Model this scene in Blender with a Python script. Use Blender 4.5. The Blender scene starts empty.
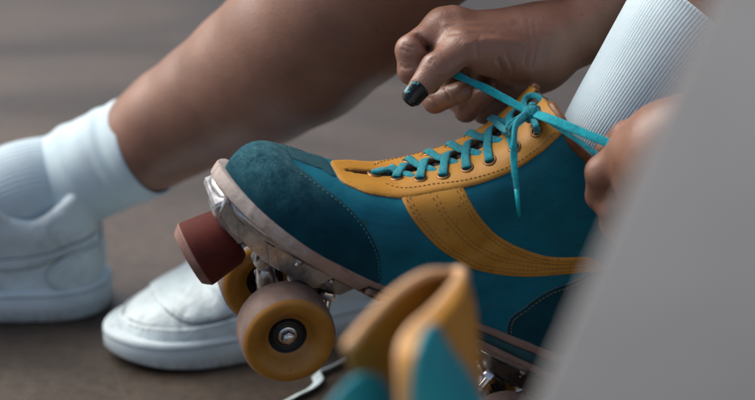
import bpy, math, random
import numpy as np
from mathutils import Vector, Matrix
from mathutils.bvhtree import BVHTree
from math import sin, cos, pi, radians, sqrt, atan2

rng = np.random.RandomState(7)
random.seed(7)
scene = bpy.context.scene
COL = scene.collection

# ------------------------------------------------------------------ camera
PITCH = radians(22)
SP, CP = sin(PITCH), cos(PITCH)
FPX = 755 * 85 / 36
CAM = Vector((0, -1.16 * CP, 0.6265))
cam = bpy.data.cameras.new('camera'); cam_o = bpy.data.objects.new('camera', cam); COL.objects.link(cam_o)
cam_o.location = CAM; cam_o.rotation_euler = (pi / 2 - PITCH, 0, 0)
cam.lens = 85; cam.sensor_width = 36; cam.clip_start = 0.02; cam.clip_end = 500
cam.dof.use_dof = True; cam.dof.focus_distance = 1.155; cam.dof.aperture_fstop = 4.1
cam.dof.aperture_blades = 0
scene.camera = cam_o

def ray(px, py):
    a = (px - 377.5) / FPX; b = (200 - py) / FPX
    return Vector((a, CP + b * SP, -SP + b * CP))
def at(px, py, Y):
    r = ray(px, py); return CAM + r * ((Y - CAM.y) / r.y)
def gnd(px, py, z=0.0):
    r = ray(px, py); return CAM + r * ((z - CAM.z) / r.z)

# ------------------------------------------------------------------ node helpers
def mat(name):
    m = bpy.data.materials.new(name); m.use_nodes = True
    nt = m.node_tree; b = nt.nodes['Principled BSDF']
    return m, nt, b
def N(nt, t, **kw):
    n = nt.nodes.new(t)
    for k, v in kw.items():
        if hasattr(n, k): setattr(n, k, v)
        else: n.inputs[k].default_value = v
    return n
def noise(nt, scale, detail=4, rough=.6, stretch=None, obj=True, dist=0):
    tc = N(nt, 'ShaderNodeTexCoord')
    src = tc.outputs['Object']
    if stretch:
        mp = N(nt, 'ShaderNodeMapping'); mp.inputs['Scale'].default_value = stretch
        nt.links.new(src, mp.inputs['Vector']); src = mp.outputs['Vector']
    n = N(nt, 'ShaderNodeTexNoise'); n.inputs['Scale'].default_value = scale
    n.inputs['Detail'].default_value = detail; n.inputs['Roughness'].default_value = rough
    n.inputs['Distortion'].default_value = dist
    nt.links.new(src, n.inputs['Vector'])
    return n.outputs['Fac']
def ramp(nt, fac, stops):
    r = N(nt, 'ShaderNodeValToRGB'); cr = r.color_ramp
    while len(cr.elements) < len(stops): cr.elements.new(.5)
    for e, (p, c) in zip(cr.elements, stops):
        e.position = p; e.color = (*c, 1) if len(c) == 3 else c
    nt.links.new(fac, r.inputs['Fac']); return r.outputs['Color']
def mix(nt, fac, a, b, mode='MIX'):
    m = N(nt, 'ShaderNodeMix', data_type='RGBA', blend_type=mode)
    if isinstance(fac, (int, float)): m.inputs[0].default_value = fac
    else: nt.links.new(fac, m.inputs[0])
    for s, v in ((6, a), (7, b)):
        if isinstance(v, tuple): m.inputs[s].default_value = (*v, 1)
        else: nt.links.new(v, m.inputs[s])
    return m.outputs[2]
def bump(nt, b, h, strength, dist, prev=None):
    n = N(nt, 'ShaderNodeBump'); n.inputs['Strength'].default_value = strength
    n.inputs['Distance'].default_value = dist
    nt.links.new(h, n.inputs['Height'])
    if prev is not None: nt.links.new(prev, n.inputs['Normal'])
    nt.links.new(n.outputs['Normal'], b.inputs['Normal']); return n.outputs['Normal']
def setp(b, **kw):
    names = dict(rough='Roughness', metal='Metallic', spec='Specular IOR Level', sss='Subsurface Weight',
                 sssr='Subsurface Radius', ssss='Subsurface Scale', coat='Coat Weight', coatr='Coat Roughness',
                 sheen='Sheen Weight', sheenr='Sheen Roughness', aniso='Anisotropic')
    for k, v in kw.items(): b.inputs[names[k]].default_value = v
def simple(name, c1, c2, scale, rough, bs=.3, bd=.0004, bscale=None, stretch=None, **kw):
    m, nt, b = mat(name)
    f = noise(nt, scale)
    col = ramp(nt, f, [(.3, c1), (.7, c2)])
    nt.links.new(col, b.inputs['Base Color'])
    if bs: bump(nt, b, noise(nt, bscale or scale * 6, 3, .6, stretch), bs, bd)
    setp(b, rough=rough, **kw)
    return m

M = {}
M['teal_fabric'] = None
def build_materials():
    # nylon quarter
    m, nt, b = mat('teal nylon')
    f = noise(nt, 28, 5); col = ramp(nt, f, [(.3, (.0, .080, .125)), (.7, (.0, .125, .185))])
    spots = ramp(nt, noise(nt, 160, 6, .7), [(.60, (0, 0, 0)), (.72, (1, 1, 1))])
    col = mix(nt, spots, col, (.012, .075, .085))
    nt.links.new(col, b.inputs['Base Color'])
    p = bump(nt, b, noise(nt, 26, 3, .45, (1, 1, 2.0), True, 1.0), .55, .0040)
    bump(nt, b, noise(nt, 1600, 2), .35, .0003, p)
    setp(b, rough=.6, spec=.22); M['teal'] = m
    # suede with rubbed toe
    m, nt, b = mat('dark teal suede')
    f = noise(nt, 60, 6, .65)
    col = ramp(nt, f, [(.3, (.001, .026, .042)), (.7, (.003, .050, .074))])
    tc = N(nt, 'ShaderNodeTexCoord'); sx = N(nt, 'ShaderNodeSeparateXYZ'); nt.links.new(tc.outputs['Object'], sx.inputs[0])
    mr = N(nt, 'ShaderNodeMapRange'); mr.inputs[1].default_value = .105; mr.inputs[2].default_value = .172
    nt.links.new(sx.outputs['X'], mr.inputs[0])
    mz = N(nt, 'ShaderNodeMapRange'); mz.inputs[1].default_value = .015; mz.inputs[2].default_value = .048
    nt.links.new(sx.outputs['Z'], mz.inputs[0])
    ml = N(nt, 'ShaderNodeMath', operation='MULTIPLY'); nt.links.new(mr.outputs[0], ml.inputs[0]); nt.links.new(mz.outputs[0], ml.inputs[1])
    nz = ramp(nt, noise(nt, 110, 8, .8), [(.40, (0, 0, 0)), (.62, (1, 1, 1))])
    ms = N(nt, 'ShaderNodeMath', operation='MULTIPLY'); nt.links.new(ml.outputs[0], ms.inputs[0]); nt.links.new(nz, ms.inputs[1])
    ms2 = N(nt, 'ShaderNodeMath', operation='MULTIPLY', use_clamp=True); ms2.inputs[1].default_value = 1.15; nt.links.new(ms.outputs[0], ms2.inputs[0])
    worn = ramp(nt, noise(nt, 700, 5, .8), [(.35, (.0, .06, .09)), (.62, (.10, .25, .28))])
    col = mix(nt, ms2.outputs[0], col, worn)
    nt.links.new(col, b.inputs['Base Color'])
    p = bump(nt, b, noise(nt, 120, 4), .3, .0008)
    bump(nt, b, noise(nt, 1500, 3, .8), .9, .0004, p)
    setp(b, rough=.95, spec=.12, sheen=.12, sheenr=.5); b.inputs['Sheen Tint'].default_value = (.3, .6, .65, 1); M['suede'] = m
    # tan leather
    m, nt, b = mat('mustard leather')
    col = ramp(nt, noise(nt, 22, 5), [(.3, (.33, .145, .014)), (.7, (.46, .22, .025))])
    cr = ramp(nt, noise(nt, 90, 8, .75, None, True, 1.5), [(.60, (0, 0, 0)), (.66, (1, 1, 1))])
    col = mix(nt, cr, col, (.22, .08, .012))
    sc = ramp(nt, noise(nt, 70, 5, .6, (1, 1, 3), True, 3), [(.68, (0, 0, 0)), (.72, (1, 1, 1))])
    col = mix(nt, sc, col, (.60, .38, .15))
    nt.links.new(col, b.inputs['Base Color'])
    p = bump(nt, b, noise(nt, 60, 3), .3, .0012)
    bump(nt, b, noise(nt, 900, 4, .7), .45, .0004, p)
    setp(b, rough=.5, spec=.4); M['orange'] = m
    M['orange_edge'] = simple('raw leather edge', (.24, .11, .04), (.36, .19, .085), 90, .75)
    M['pale_leather'] = simple('pale leather edge with highlight', (.55, .30, .13), (.70, .44, .24), 60, .6)  # light tan rolled edge, with the rim highlights put into its colour
    M['lining'] = simple('dark tongue leather', (.02, .02, .024), (.05, .035, .03), 60, .7, .4, .0006)
    M['brown'] = simple('brown lining leather', (.10, .035, .012), (.20, .08, .025), 90, .45, .5, .0006)
    # soles
    m, nt, b = mat('scuffed tan sole edge')
    tc = N(nt, 'ShaderNodeTexCoord'); sx = N(nt, 'ShaderNodeSeparateXYZ'); nt.links.new(tc.outputs['Object'], sx.inputs[0])
    mr = N(nt, 'ShaderNodeMapRange'); mr.inputs[1].default_value = .02; mr.inputs[2].default_value = .16
    nt.links.new(sx.outputs['X'], mr.inputs[0])
    ad = N(nt, 'ShaderNodeMath', operation='ADD'); nt.links.new(mr.outputs[0], ad.inputs[0])
    nn = N(nt, 'ShaderNodeMath', operation='MULTIPLY_ADD'); nn.inputs[1].default_value = 1.5; nn.inputs[2].default_value = -.75
    nt.links.new(noise(nt, 55, 6, .65), nn.inputs[0]); nt.links.new(nn.outputs[0], ad.inputs[1])
    col = ramp(nt, ad.outputs[0], [(0, (.19, .130, .108)), (.45, (.29, .175, .125)), (.70, (.30, .225, .185)), (1, (.41, .355, .32))])
    dk = ramp(nt, noise(nt, 120, 7, .7, (1, 1, 2)), [(.58, (0, 0, 0)), (.75, (1, 1, 1))])
    col = mix(nt, dk, col, (.10, .075, .065))
    nt.links.new(col, b.inputs['Base Color'])
    p = bump(nt, b, noise(nt, 130, 6, .7), .6, .0014); bump(nt, b, noise(nt, 700, 4, .7), .5, .0005, p)
    setp(b, rough=.8, spec=.3); M['sole'] = m
    M['teal_sole'] = simple('dark teal midsole foam', (.0, .035, .046), (.004, .06, .075), 60, .7)
    # metals
    m, nt, b = mat('cast aluminium')
    col = ramp(nt, noise(nt, 45, 6, .7), [(.35, (.26, .25, .25)), (.65, (.66, .67, .69))])
    nt.links.new(col, b.inputs['Base Color'])
    r = ramp(nt, noise(nt, 60, 5), [(.3, (.18,) * 3), (.7, (.42,) * 3)]); nt.links.new(r, b.inputs['Roughness'])
    p = bump(nt, b, noise(nt, 60, 2), .10, .001); bump(nt, b, noise(nt, 700, 5, .7), .12, .0003, p)
    setp(b, metal=.9); M['alu'] = m
    M['steel'] = simple('bright steel', (.5, .5, .52), (.75, .76, .78), 200, .22, .1, .0002, metal=1)
    M['dark_steel'] = simple('greasy dark steel', (.05, .045, .045), (.14, .125, .12), 120, .4, .3, .0004, metal=.8)
    M['black'] = simple('black parts and hole shade', (.006, .006, .007), (.014, .012, .012), 200, .45)  # black parts; also paints the shade in hub recesses and eyelet holes
    M['bronze'] = simple('antique bronze eyelet', (.16, .07, .02), (.26, .13, .045), 200, .38, .1, .0002, metal=.75)
    # wheel
    m, nt, b = mat('amber urethane')
    col = ramp(nt, noise(nt, 40, 5, .65), [(.3, (.24, .100, .009)), (.7, (.36, .160, .016))])
    dk = ramp(nt, noise(nt, 150, 6, .7), [(.62, (0, 0, 0)), (.74, (1, 1, 1))])
    col = mix(nt, dk, col, (.12, .05, .014))
    nt.links.new(col, b.inputs['Base Color'])
    bump(nt, b, noise(nt, 260, 5, .7), .25, .0005)
    setp(b, rough=.42, spec=.45, sss=.15, ssss=.006); b.inputs['Subsurface Radius'].default_value = (1, .45, .1); M['urethane'] = m
    m, nt, b = mat('dusty worn wheel tread')
    col = ramp(nt, noise(nt, 60, 7, .7), [(.3, (.105, .068, .055)), (.7, (.21, .145, .120))])
    nt.links.new(col, b.inputs['Base Color'])
    bump(nt, b, noise(nt, 350, 6, .7), .5, .0006)
    setp(b, rough=.62, spec=.35); M['tread'] = m
    m, nt, b = mat('oxblood rubber')
    col = ramp(nt, noise(nt, 50, 6, .7), [(.3, (.055, .008, .005)), (.7, (.095, .016, .010))])
    nt.links.new(col, b.inputs['Base Color'])
    bump(nt, b, noise(nt, 500, 6, .75), .4, .0006); setp(b, rough=.75, spec=.2); M['rubber'] = m
    M['rubber_worn'] = simple('worn rubber chamfer', (.11, .05, .04), (.24, .13, .105), 90, .7, .5, .0006)
    # lace
    def lace(name, c1, c2):
        m, nt, b = mat(name)
        nt.links.new(ramp(nt, noise(nt, 420, 6, .8), [(.35, c1), (.65, c2)]), b.inputs['Base Color'])
        bump(nt, b, noise(nt, 1100, 3, .7), 1.0, .0011); setp(b, rough=.85, spec=.25, sheen=.15); return m
    M['lace'] = lace('turquoise lace', (0, .21, .27), (.0, .42, .50))
    M['lace_worn'] = lace('worn turquoise lace', (.002, .13, .17), (.015, .33, .39))
    M['aglet'] = simple('turquoise aglet', (0, .3, .36), (0, .34, .4), 100, .25, 0)
    M['thread_tan'] = simple('tan thread', (.22, .10, .02), (.30, .15, .04), 200, .8, 0)
    M['thread_teal'] = simple('pale teal thread', (.03, .14, .17), (.06, .20, .23), 200, .8, 0)
    M['thread_dark'] = simple('grey seam thread', (.35, .40, .42), (.45, .5, .52), 200, .8, 0)  # plain grey thread colour
    # knit socks
    m, nt, b = mat('white knit cotton')
    nt.links.new(ramp(nt, noise(nt, 30, 4), [(.3, (.52, .66, .71)), (.7, (.62, .75, .80))]), b.inputs['Base Color'])
    p = bump(nt, b, noise(nt, 40, 3, .5), .15, .003)
    bump(nt, b, noise(nt, 1300, 3, .7), .7, .0006, p)
    setp(b, rough=.95, spec=.15, sheen=.3, sss=.05, ssss=.005); M['sock'] = m
    # sneaker leather
    m, nt, b = mat('white sneaker leather')
    col = ramp(nt, noise(nt, 18, 5), [(.3, (.52, .63, .65)), (.7, (.64, .74, .76))])
    dirt = ramp(nt, noise(nt, 45, 8, .75), [(.50, (0, 0, 0)), (.68, (1, 1, 1))])
    fac = N(nt, 'ShaderNodeMath', operation='MULTIPLY'); fac.inputs[1].default_value = .5; nt.links.new(dirt, fac.inputs[0])
    col = mix(nt, fac.outputs[0], col, (.27, .29, .29))
    nt.links.new(col, b.inputs['Base Color'])
    p = bump(nt, b, noise(nt, 45, 4, .55, (1, 1, 1), True, .6), .8, .0040); bump(nt, b, noise(nt, 1000, 3), .3, .0003, p)
    setp(b, rough=.5, spec=.4); M['sneaker'] = m
    m, nt, b = mat('grubby white rubber')
    col = ramp(nt, noise(nt, 35, 5), [(.3, (.50, .60, .62)), (.7, (.62, .71, .73))])
    tc = N(nt, 'ShaderNodeTexCoord'); sx = N(nt, 'ShaderNodeSeparateXYZ'); nt.links.new(tc.outputs['Object'], sx.inputs[0])
    mz = N(nt, 'ShaderNodeMapRange'); mz.inputs[1].default_value = .016; mz.inputs[2].default_value = -.002; nt.links.new(sx.outputs['Z'], mz.inputs[0])
    dn = ramp(nt, noise(nt, 80, 7, .75, (1, 1, .5)), [(.36, (0, 0, 0)), (.62, (1, 1, 1))])
    ml = N(nt, 'ShaderNodeMath', operation='MULTIPLY', use_clamp=True); nt.links.new(dn, ml.inputs[0]); nt.links.new(mz.outputs[0], ml.inputs[1])
    col = mix(nt, ml.outputs[0], col, (.27, .235, .215))
    nt.links.new(col, b.inputs['Base Color'])
    bump(nt, b, noise(nt, 300, 4), .4, .0005); setp(b, rough=.6); M['sneaker_sole'] = m
    M['seam'] = simple('dark grey seam', (.12, .14, .15), (.20, .23, .24), 90, .8, 0)
    M['insole'] = simple('grey insole cloth', (.22, .24, .25), (.3, .32, .33), 90, .9)
    # skin
    m, nt, b = mat('brown skin')
    col = ramp(nt, noise(nt, 22, 5, .6), [(.3, (.175, .086, .058)), (.7, (.265, .138, .095))])
    sp = ramp(nt, noise(nt, 180, 5, .7), [(.60, (0, 0, 0)), (.8, (1, 1, 1))])
    big = ramp(nt, noise(nt, 9, 3), [(.3, (.86, .84, .84)), (.7, (1.12, 1.10, 1.08))]); col = mix(nt, 1.0, col, big, 'MULTIPLY')
    col = mix(nt, sp, col, (.12, .055, .038))
    nt.links.new(col, b.inputs['Base Color'])
    v = N(nt, 'ShaderNodeTexVoronoi'); v.inputs['Scale'].default_value = 650
    tc = N(nt, 'ShaderNodeTexCoord'); nt.links.new(tc.outputs['Object'], v.inputs['Vector'])
    p = bump(nt, b, noise(nt, 190, 7, .75, None, True, .6), .30, .0010)
    bump(nt, b, v.outputs['Distance'], .25, .0004, p)
    setp(b, rough=.40, spec=.55, sss=.10, ssss=.005); b.inputs['Subsurface Radius'].default_value = (1, .4, .25)
    M['skin'] = m
    m, nt, b = mat('black nail polish')
    ch = ramp(nt, noise(nt, 130, 4, .6, (1, 1, 1), True, 1), [(.60, (.004, .005, .006)), (.66, (.05, .22, .26))])  # black polish; teal specks are highlights put into the colour
    nt.links.new(ch, b.inputs['Base Color'])
    bump(nt, b, noise(nt, 250, 2), .15, .0004)
    setp(b, rough=.22, spec=.35); M['polish'] = m
    M['nail'] = simple('bare nail', (.36, .24, .20), (.42, .29, .25), 100, .25, 0)
    M['shorts'] = simple('charcoal cotton', (.03, .03, .035), (.05, .05, .055), 60, .9)
    M['hair'] = simple('dark hair', (.01, .008, .007), (.02, .015, .012), 60, .6)
    # ground
    m, nt, b = mat('worn brown concrete')
    big = ramp(nt, noise(nt, 3.2, 5, .6, (.55, 1.5, 1), True, .6), [(.32, (.022, .015, .010)), (.5, (.056, .039, .026)), (.68, (.110, .080, .057))])
    fine = ramp(nt, noise(nt, 110, 8, .8), [(.35, (.55,) * 3), (.65, (1.30,) * 3)])
    col = mix(nt, 1.0, big, fine, 'MULTIPLY')
    st = ramp(nt, noise(nt, 14, 6, .65, (.5, 1.4, 1)), [(.60, (0, 0, 0)), (.75, (1, 1, 1))])
    fc = N(nt, 'ShaderNodeMath', operation='MULTIPLY'); fc.inputs[1].default_value = .45; nt.links.new(st, fc.inputs[0])
    col = mix(nt, fc.outputs[0], col, (.07, .055, .05))
    nt.links.new(col, b.inputs['Base Color'])
    p = bump(nt, b, noise(nt, 60, 6, .7), .35, .002); bump(nt, b, noise(nt, 500, 4, .7), .5, .0008, p)
    rr = ramp(nt, noise(nt, 12, 4), [(.3, (.36,) * 3), (.7, (.55,) * 3)]); nt.links.new(rr, b.inputs['Roughness'])
    M['ground'] = m
    m, nt, b = mat('smooth grey painted board')
    col = ramp(nt, noise(nt, 9, 6, .65), [(.25, (.62, .57, .505)), (.75, (.78, .725, .65))])
    nt.links.new(col, b.inputs['Base Color']); bump(nt, b, noise(nt, 300, 4), .2, .0005); setp(b, rough=.6); M['grey'] = m
build_materials()

# ------------------------------------------------------------------ object helpers
def link(o): COL.objects.link(o); return o
def mesh_obj(name, verts, faces, m, parent=None, smooth=True, mats=None, fmat=None):
    me = bpy.data.meshes.new(name)
    me.from_pydata([tuple(map(float, v)) for v in verts], [], [tuple(map(int, f)) for f in faces])
    for mm in (mats or [m]): me.materials.append(mm)
    if fmat is not None: me.polygons.foreach_set('material_index', [int(x) for x in fmat])
    if smooth: me.polygons.foreach_set('use_smooth', [True] * len(me.polygons))
    me.update()
    o = link(bpy.data.objects.new(name, me))
    if parent: o.parent = parent
    return o
def tag(o, label=None, cat=None, group=None, kind=None):
    if label: o['label'] = label
    if cat: o['category'] = cat
    if group: o['group'] = group
    if kind: o['kind'] = kind
    return o
def empty(name, mw=None):
    o = link(bpy.data.objects.new(name, None)); o.empty_display_size = .05
    if mw is not None: o.matrix_world = mw
    return o
class MB:
    def __init__(s): s.v = []; s.f = []; s.m = []
    def add(s, v, f, mi=0):
        n = len(s.v); s.v += [tuple(x) for x in v]; s.f += [tuple(i + n for i in q) for q in f]; s.m += [mi] * len(f)
    def build(s, name, mats, parent=None, smooth=True, angle=None):
        if not isinstance(mats, (list, tuple)): mats = [mats]
        o = mesh_obj(name, s.v, s.f, None, parent, smooth, mats, s.m)
        if angle:
            o.data.set_sharp_from_angle(angle=radians(angle))
        return o
def frame(d, up=Vector((0, 0, 1))):
    d = Vector(d).normalized(); x = Vector(up).cross(d)
    if x.length < 1e-4: x = Vector((1, 0, 0)).cross(d)
    x.normalize(); return x, d.cross(x).normalized(), d
def lathe(prof, o, d, seg=48, closed=False, up=Vector((0, 0, 1)), rot=0):
    """prof: list of (axial, radius) about origin o, direction d."""
    x, y, d = frame(d, up); o = Vector(o); V = []; F = []
    for a, r in prof:
        for k in range(seg):
            t = 2 * pi * k / seg + rot
            V.append(o + d * a + (x * cos(t) + y * sin(t)) * r)
    n = len(prof)
    for i in range(n - 1 if not closed else n):
        for k in range(seg):
            a = i * seg + k; b = i * seg + (k + 1) % seg; j = ((i + 1) % n) * seg
            F.append((a, b, j + (k + 1) % seg, j + k))
    return V, F
def cap_lathe(prof, *a, **k):
    return lathe([(prof[0][0], 1e-5)] + prof + [(prof[-1][0], 1e-5)], *a, **k)
def tube(pts, r, seg=12, caps=True):
    pts = [Vector(p) for p in pts]; V = []; F = []
    rs = r if isinstance(r, (list, tuple)) else [r] * len(pts)
    x = None
    for i, p in enumerate(pts):
        d = (pts[min(i + 1, len(pts) - 1)] - pts[max(i - 1, 0)]).normalized()
        if x is None: x = frame(d)[0]
        x = (x - d * x.dot(d)).normalized(); y = d.cross(x)
        for k in range(seg):
            t = 2 * pi * k / seg; V.append(p + (x * cos(t) + y * sin(t)) * rs[i])
    for i in range(len(pts) - 1):
        for k in range(seg):
            F.append((i * seg + k, i * seg + (k + 1) % seg, (i + 1) * seg + (k + 1) % seg, (i + 1) * seg + k))
    if caps: F.append(tuple(range(seg))[::-1]); F.append(tuple(range((len(pts) - 1) * seg, len(pts) * seg)))
    return V, F
def spline(pts, n=8):
    """Catmull-Rom"""
    P = [Vector(p) for p in pts]; out = []
    for i in range(len(P) - 1):
        a = P[i - 1] if i else P[0] * 2 - P[1]; b = P[i]; c = P[i + 1]; d = P[i + 2] if i + 2 < len(P) else P[-1] * 2 - P[-2]
        for k in range(n):
            t = k / n
            out.append(.5 * ((2 * b) + (c - a) * t + (2 * a - 5 * b + 4 * c - d) * t * t + (3 * b - a - 3 * c + d) * t ** 3))
    out.append(P[-1]); return out
def ribbon(pts, w, t, normals, seg=10):
    """flat lace: super-elliptic section, width w across, thickness t along normal."""
    pts = [Vector(p) for p in pts]; V = []; F = []
    n = len(pts)
    for i, p in enumerate(pts):
        d = (pts[min(i + 1, n - 1)] - pts[max(i - 1, 0)]).normalized()
        nn = Vector(normals[i] if isinstance(normals, list) else normals)
        nn = (nn - d * nn.dot(d)).normalized(); s = d.cross(nn)
        wi = w[i] if isinstance(w, list) else w
        for k in range(seg):
            a = 2 * pi * k / seg; ca, sa = cos(a), sin(a)
            V.append(p + s * (wi / 2 * math.copysign(abs(ca) ** .7, ca)) + nn * (t / 2 * math.copysign(abs(sa) ** .7, sa)))
    for i in range(n - 1):
        for k in range(seg):
            F.append((i * seg + k, i * seg + (k + 1) % seg, (i + 1) * seg + (k + 1) % seg, (i + 1) * seg + k))
    F.append(tuple(range(seg))[::-1]); F.append(tuple(range((n - 1) * seg, n * seg)))
    return V, F
def rbox(c, sx, sy, sz, X=Vector((1, 0, 0)), Y=Vector((0, 1, 0)), Z=Vector((0, 0, 1)), bev=.001, taper=1.0):
    """bevelled box; taper scales the top (+Z) section"""
    c = Vector(c); V = []; F = []
    hx, hy, hz = sx / 2, sy / 2, sz / 2
    lay = [(-hz, -bev), (-hz + bev, 0), (hz - bev, 0), (hz, -bev)]
    for z, e in lay:
        s = 1 + (taper - 1) * (z + hz) / (2 * hz)
        a, b_ = hx * s + e, hy * s + e
        for x, y in ((a, b_ - bev), (a - bev, b_), (-a + bev, b_), (-a, b_ - bev), (-a, -b_ + bev), (-a + bev, -b_), (a - bev, -b_), (a, -b_ + bev)):
            V.append(c + X * x + Y * y + Z * z)
    for i in range(3):
        for k in range(8): F.append((i * 8 + k, i * 8 + (k + 1) % 8, (i + 1) * 8 + (k + 1) % 8, (i + 1) * 8 + k))
    F.append(tuple(range(8))[::-1]); F.append(tuple(range(24, 32)))
    return V, F

# ------------------------------------------------------------------ surface nets
def surfnet(F, lo, hi, h, smooth=1):
    lo = np.array(lo, float); n = np.ceil((np.array(hi) - lo) / h).astype(int) + 1
    ax = [lo[i] + h * np.arange(n[i]) for i in range(3)]
    X, Y, Z = np.meshgrid(*ax, indexing='ij')
    D = F(X, Y, Z).astype(np.float32)
    ins = D < 0
    c = np.zeros(tuple(n - 1), int)
    for i in (0, 1):
        for j in (0, 1):
            for k in (0, 1): c += ins[i:n[0] - 1 + i, j:n[1] - 1 + j, k:n[2] - 1 + k]
    act = (c > 0) & (c < 8)
    idx = -np.ones(act.shape, int); cells = np.argwhere(act); idx[act] = np.arange(len(cells))
    acc = np.zeros((len(cells), 3)); cnt = np.zeros(len(cells))
    corner = [(i, j, k) for i in (0, 1) for j in (0, 1) for k in (0, 1)]
    for a in corner:
        for d in range(3):
            if a[d]: continue
            b = list(a); b[d] = 1
            da = D[cells[:, 0] + a[0], cells[:, 1] + a[1], cells[:, 2] + a[2]]
            db = D[cells[:, 0] + b[0], cells[:, 1] + b[1], cells[:, 2] + b[2]]
            x = (da < 0) != (db < 0)
            t = np.where(x, da / np.where(x, da - db, 1), 0)
            p = np.tile(np.array(a, float), (len(cells), 1)); p[:, d] += t
            acc[x] += p[x]; cnt[x] += 1
    V = lo + h * (cells + acc / cnt[:, None])
    Q = []
    for d in range(3):
        e1, e2 = [(1, 2), (2, 0), (0, 1)][d]
        s0 = [slice(None)] * 3; s1 = [slice(None)] * 3; s0[d] = slice(0, -1); s1[d] = slice(1, None)
        A = ins[tuple(s0)]; B = ins[tuple(s1)]
        for flip, msk in ((False, A & ~B), (True, ~A & B)):
            e = np.argwhere(msk)
            ok = (e[:, e1] > 0) & (e[:, e2] > 0) & (e[:, e1] < n[e1] - 1) & (e[:, e2] < n[e2] - 1)
            e = e[ok]
            q = []
            for o1, o2 in ((1, 1), (0, 1), (0, 0), (1, 0)):
                f = e.copy(); f[:, e1] -= o1; f[:, e2] -= o2
                q.append(idx[f[:, 0], f[:, 1], f[:, 2]])
            q = np.stack(q, 1)
            if flip: q = q[:, ::-1]
            Q.append(q)
    Q = np.concatenate(Q)
    V = laplace(V, Q, smooth)
    return V, Q
def laplace(V, Q, it, lam=.5):
    for s in range(it):
        a = np.zeros_like(V); c = np.zeros(len(V))
        k = Q.shape[1]
        for i in range(k):
            np.add.at(a, Q[:, i], V[Q[:, (i + 1) % k]]); np.add.at(c, Q[:, i], 1)
            np.add.at(a, Q[:, i], V[Q[:, (i - 1) % k]]); np.add.at(c, Q[:, i], 1)
        V = V + lam * (a / np.maximum(c, 1)[:, None] - V)
    return V
def smin(a, b, k):
    h = np.maximum(k - np.abs(a - b), 0) / k
    return np.minimum(a, b) - h * h * k * .25
def smax(a, b, k): return -smin(-a, -b, k)
def rcone(X, Y, Z, a, b, ra, rb, sq=None, sqf=1.0):
    a = np.array(a, float); b = np.array(b, float); ab = b - a; L = max(ab @ ab, 1e-12)
    px, py, pz = X - a[0], Y - a[1], Z - a[2]
    t = np.clip((px * ab[0] + py * ab[1] + pz * ab[2]) / L, 0, 1)
    qx, qy, qz = px - t * ab[0], py - t * ab[1], pz - t * ab[2]
    r = ra + (rb - ra) * t
    if sq is not None:
        s = np.array(sq, float); s /= np.linalg.norm(s)
        c = (qx * s[0] + qy * s[1] + qz * s[2]) * (1 / sqf - 1)
        qx = qx + c * s[0]; qy = qy + c * s[1]; qz = qz + c * s[2]
    return np.sqrt(qx * qx + qy * qy + qz * qz) - r
def polysdf(X, Y, pts):
    """signed distance to a closed polygon (negative inside)"""
    P = np.array(pts, float); d2 = np.full(X.shape, 1e9); s = np.ones(X.shape, bool) * False
    for i in range(len(P)):
        a = P[i - 1]; b = P[i]; e = b - a
        wx, wy = X - a[0], Y - a[1]
        t = np.clip((wx * e[0] + wy * e[1]) / max(e @ e, 1e-14), 0, 1)
        d2 = np.minimum(d2, (wx - e[0] * t) ** 2 + (wy - e[1] * t) ** 2)
        c = ((a[1] > Y) != (b[1] > Y)) & (X < (b[0] - a[0]) * (Y - a[1]) / (b[1] - a[1] if b[1] != a[1] else 1e-12) + a[0])
        s ^= c
    d = np.sqrt(d2); return np.where(s, -d, d)
def cr2(pts, n=6, closed=False):
    if closed:
        P = list(pts); m = len(P); out = []
        for i in range(m):
            a, b, c, d = [np.array(P[(i + j) % m], float) for j in (-1, 0, 1, 2)]
            for k in range(n):
                t = k / n; out.append(.5 * (2 * b + (c - a) * t + (2 * a - 5 * b + 4 * c - d) * t * t + (3 * b - a - 3 * c + d) * t ** 3))
        return np.array(out)
    return np.array([tuple(v)[:2] for v in spline([(p[0], p[1], 0) for p in pts], n)])

def tri(Q): return np.concatenate([Q[:, [0, 1, 2]], Q[:, [0, 2, 3]]]) if Q.shape[1] == 4 else Q
def vnormals(V, T):
    n = np.cross(V[T[:, 1]] - V[T[:, 0]], V[T[:, 2]] - V[T[:, 0]]); N_ = np.zeros_like(V)
    for i in range(3): np.add.at(N_, T[:, i], n)
    return N_ / np.maximum(np.linalg.norm(N_, axis=1), 1e-12)[:, None]
def clip(V, T, f, extra=None):
    """keep f<0. extra: per-vertex array interpolated too."""
    neg = f < 0; c = neg[T].sum(1)
    full = T[c == 3]; part = T[(c > 0) & (c < 3)]
    nv = list(V); ne = list(extra) if extra is not None else None; cache = {}
    def cut(a, b):
        k = (a, b) if a < b else (b, a)
        if k not in cache:
            t = f[a] / (f[a] - f[b]); nv.append(V[a] + (V[b] - V[a]) * t)
            if ne is not None: ne.append(extra[a] + (extra[b] - extra[a]) * t)
            cache[k] = len(nv) - 1
        return cache[k]
    out = [tuple(x) for x in full]
    for t in part:
        p = []
        for i in range(3):
            a, b = int(t[i]), int(t[(i + 1) % 3])
            if neg[a]: p.append(a)
            if neg[a] != neg[b]: p.append(cut(a, b))
        for i in range(1, len(p) - 1): out.append((p[0], p[i], p[i + 1]))
    out = np.array(out, int); nv = np.array(nv)
    used = np.unique(out); mp = -np.ones(len(nv), int); mp[used] = np.arange(len(used))
    return nv[used], mp[out], (np.array(ne)[used] if ne is not None else None)
def boundary(T):
    E = {}
    for t in T:
        for i in range(3):
            a, b = int(t[i]), int(t[(i + 1) % 3])
            if (b, a) in E: del E[(b, a)]
            else: E[(a, b)] = 1
    return list(E)
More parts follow.
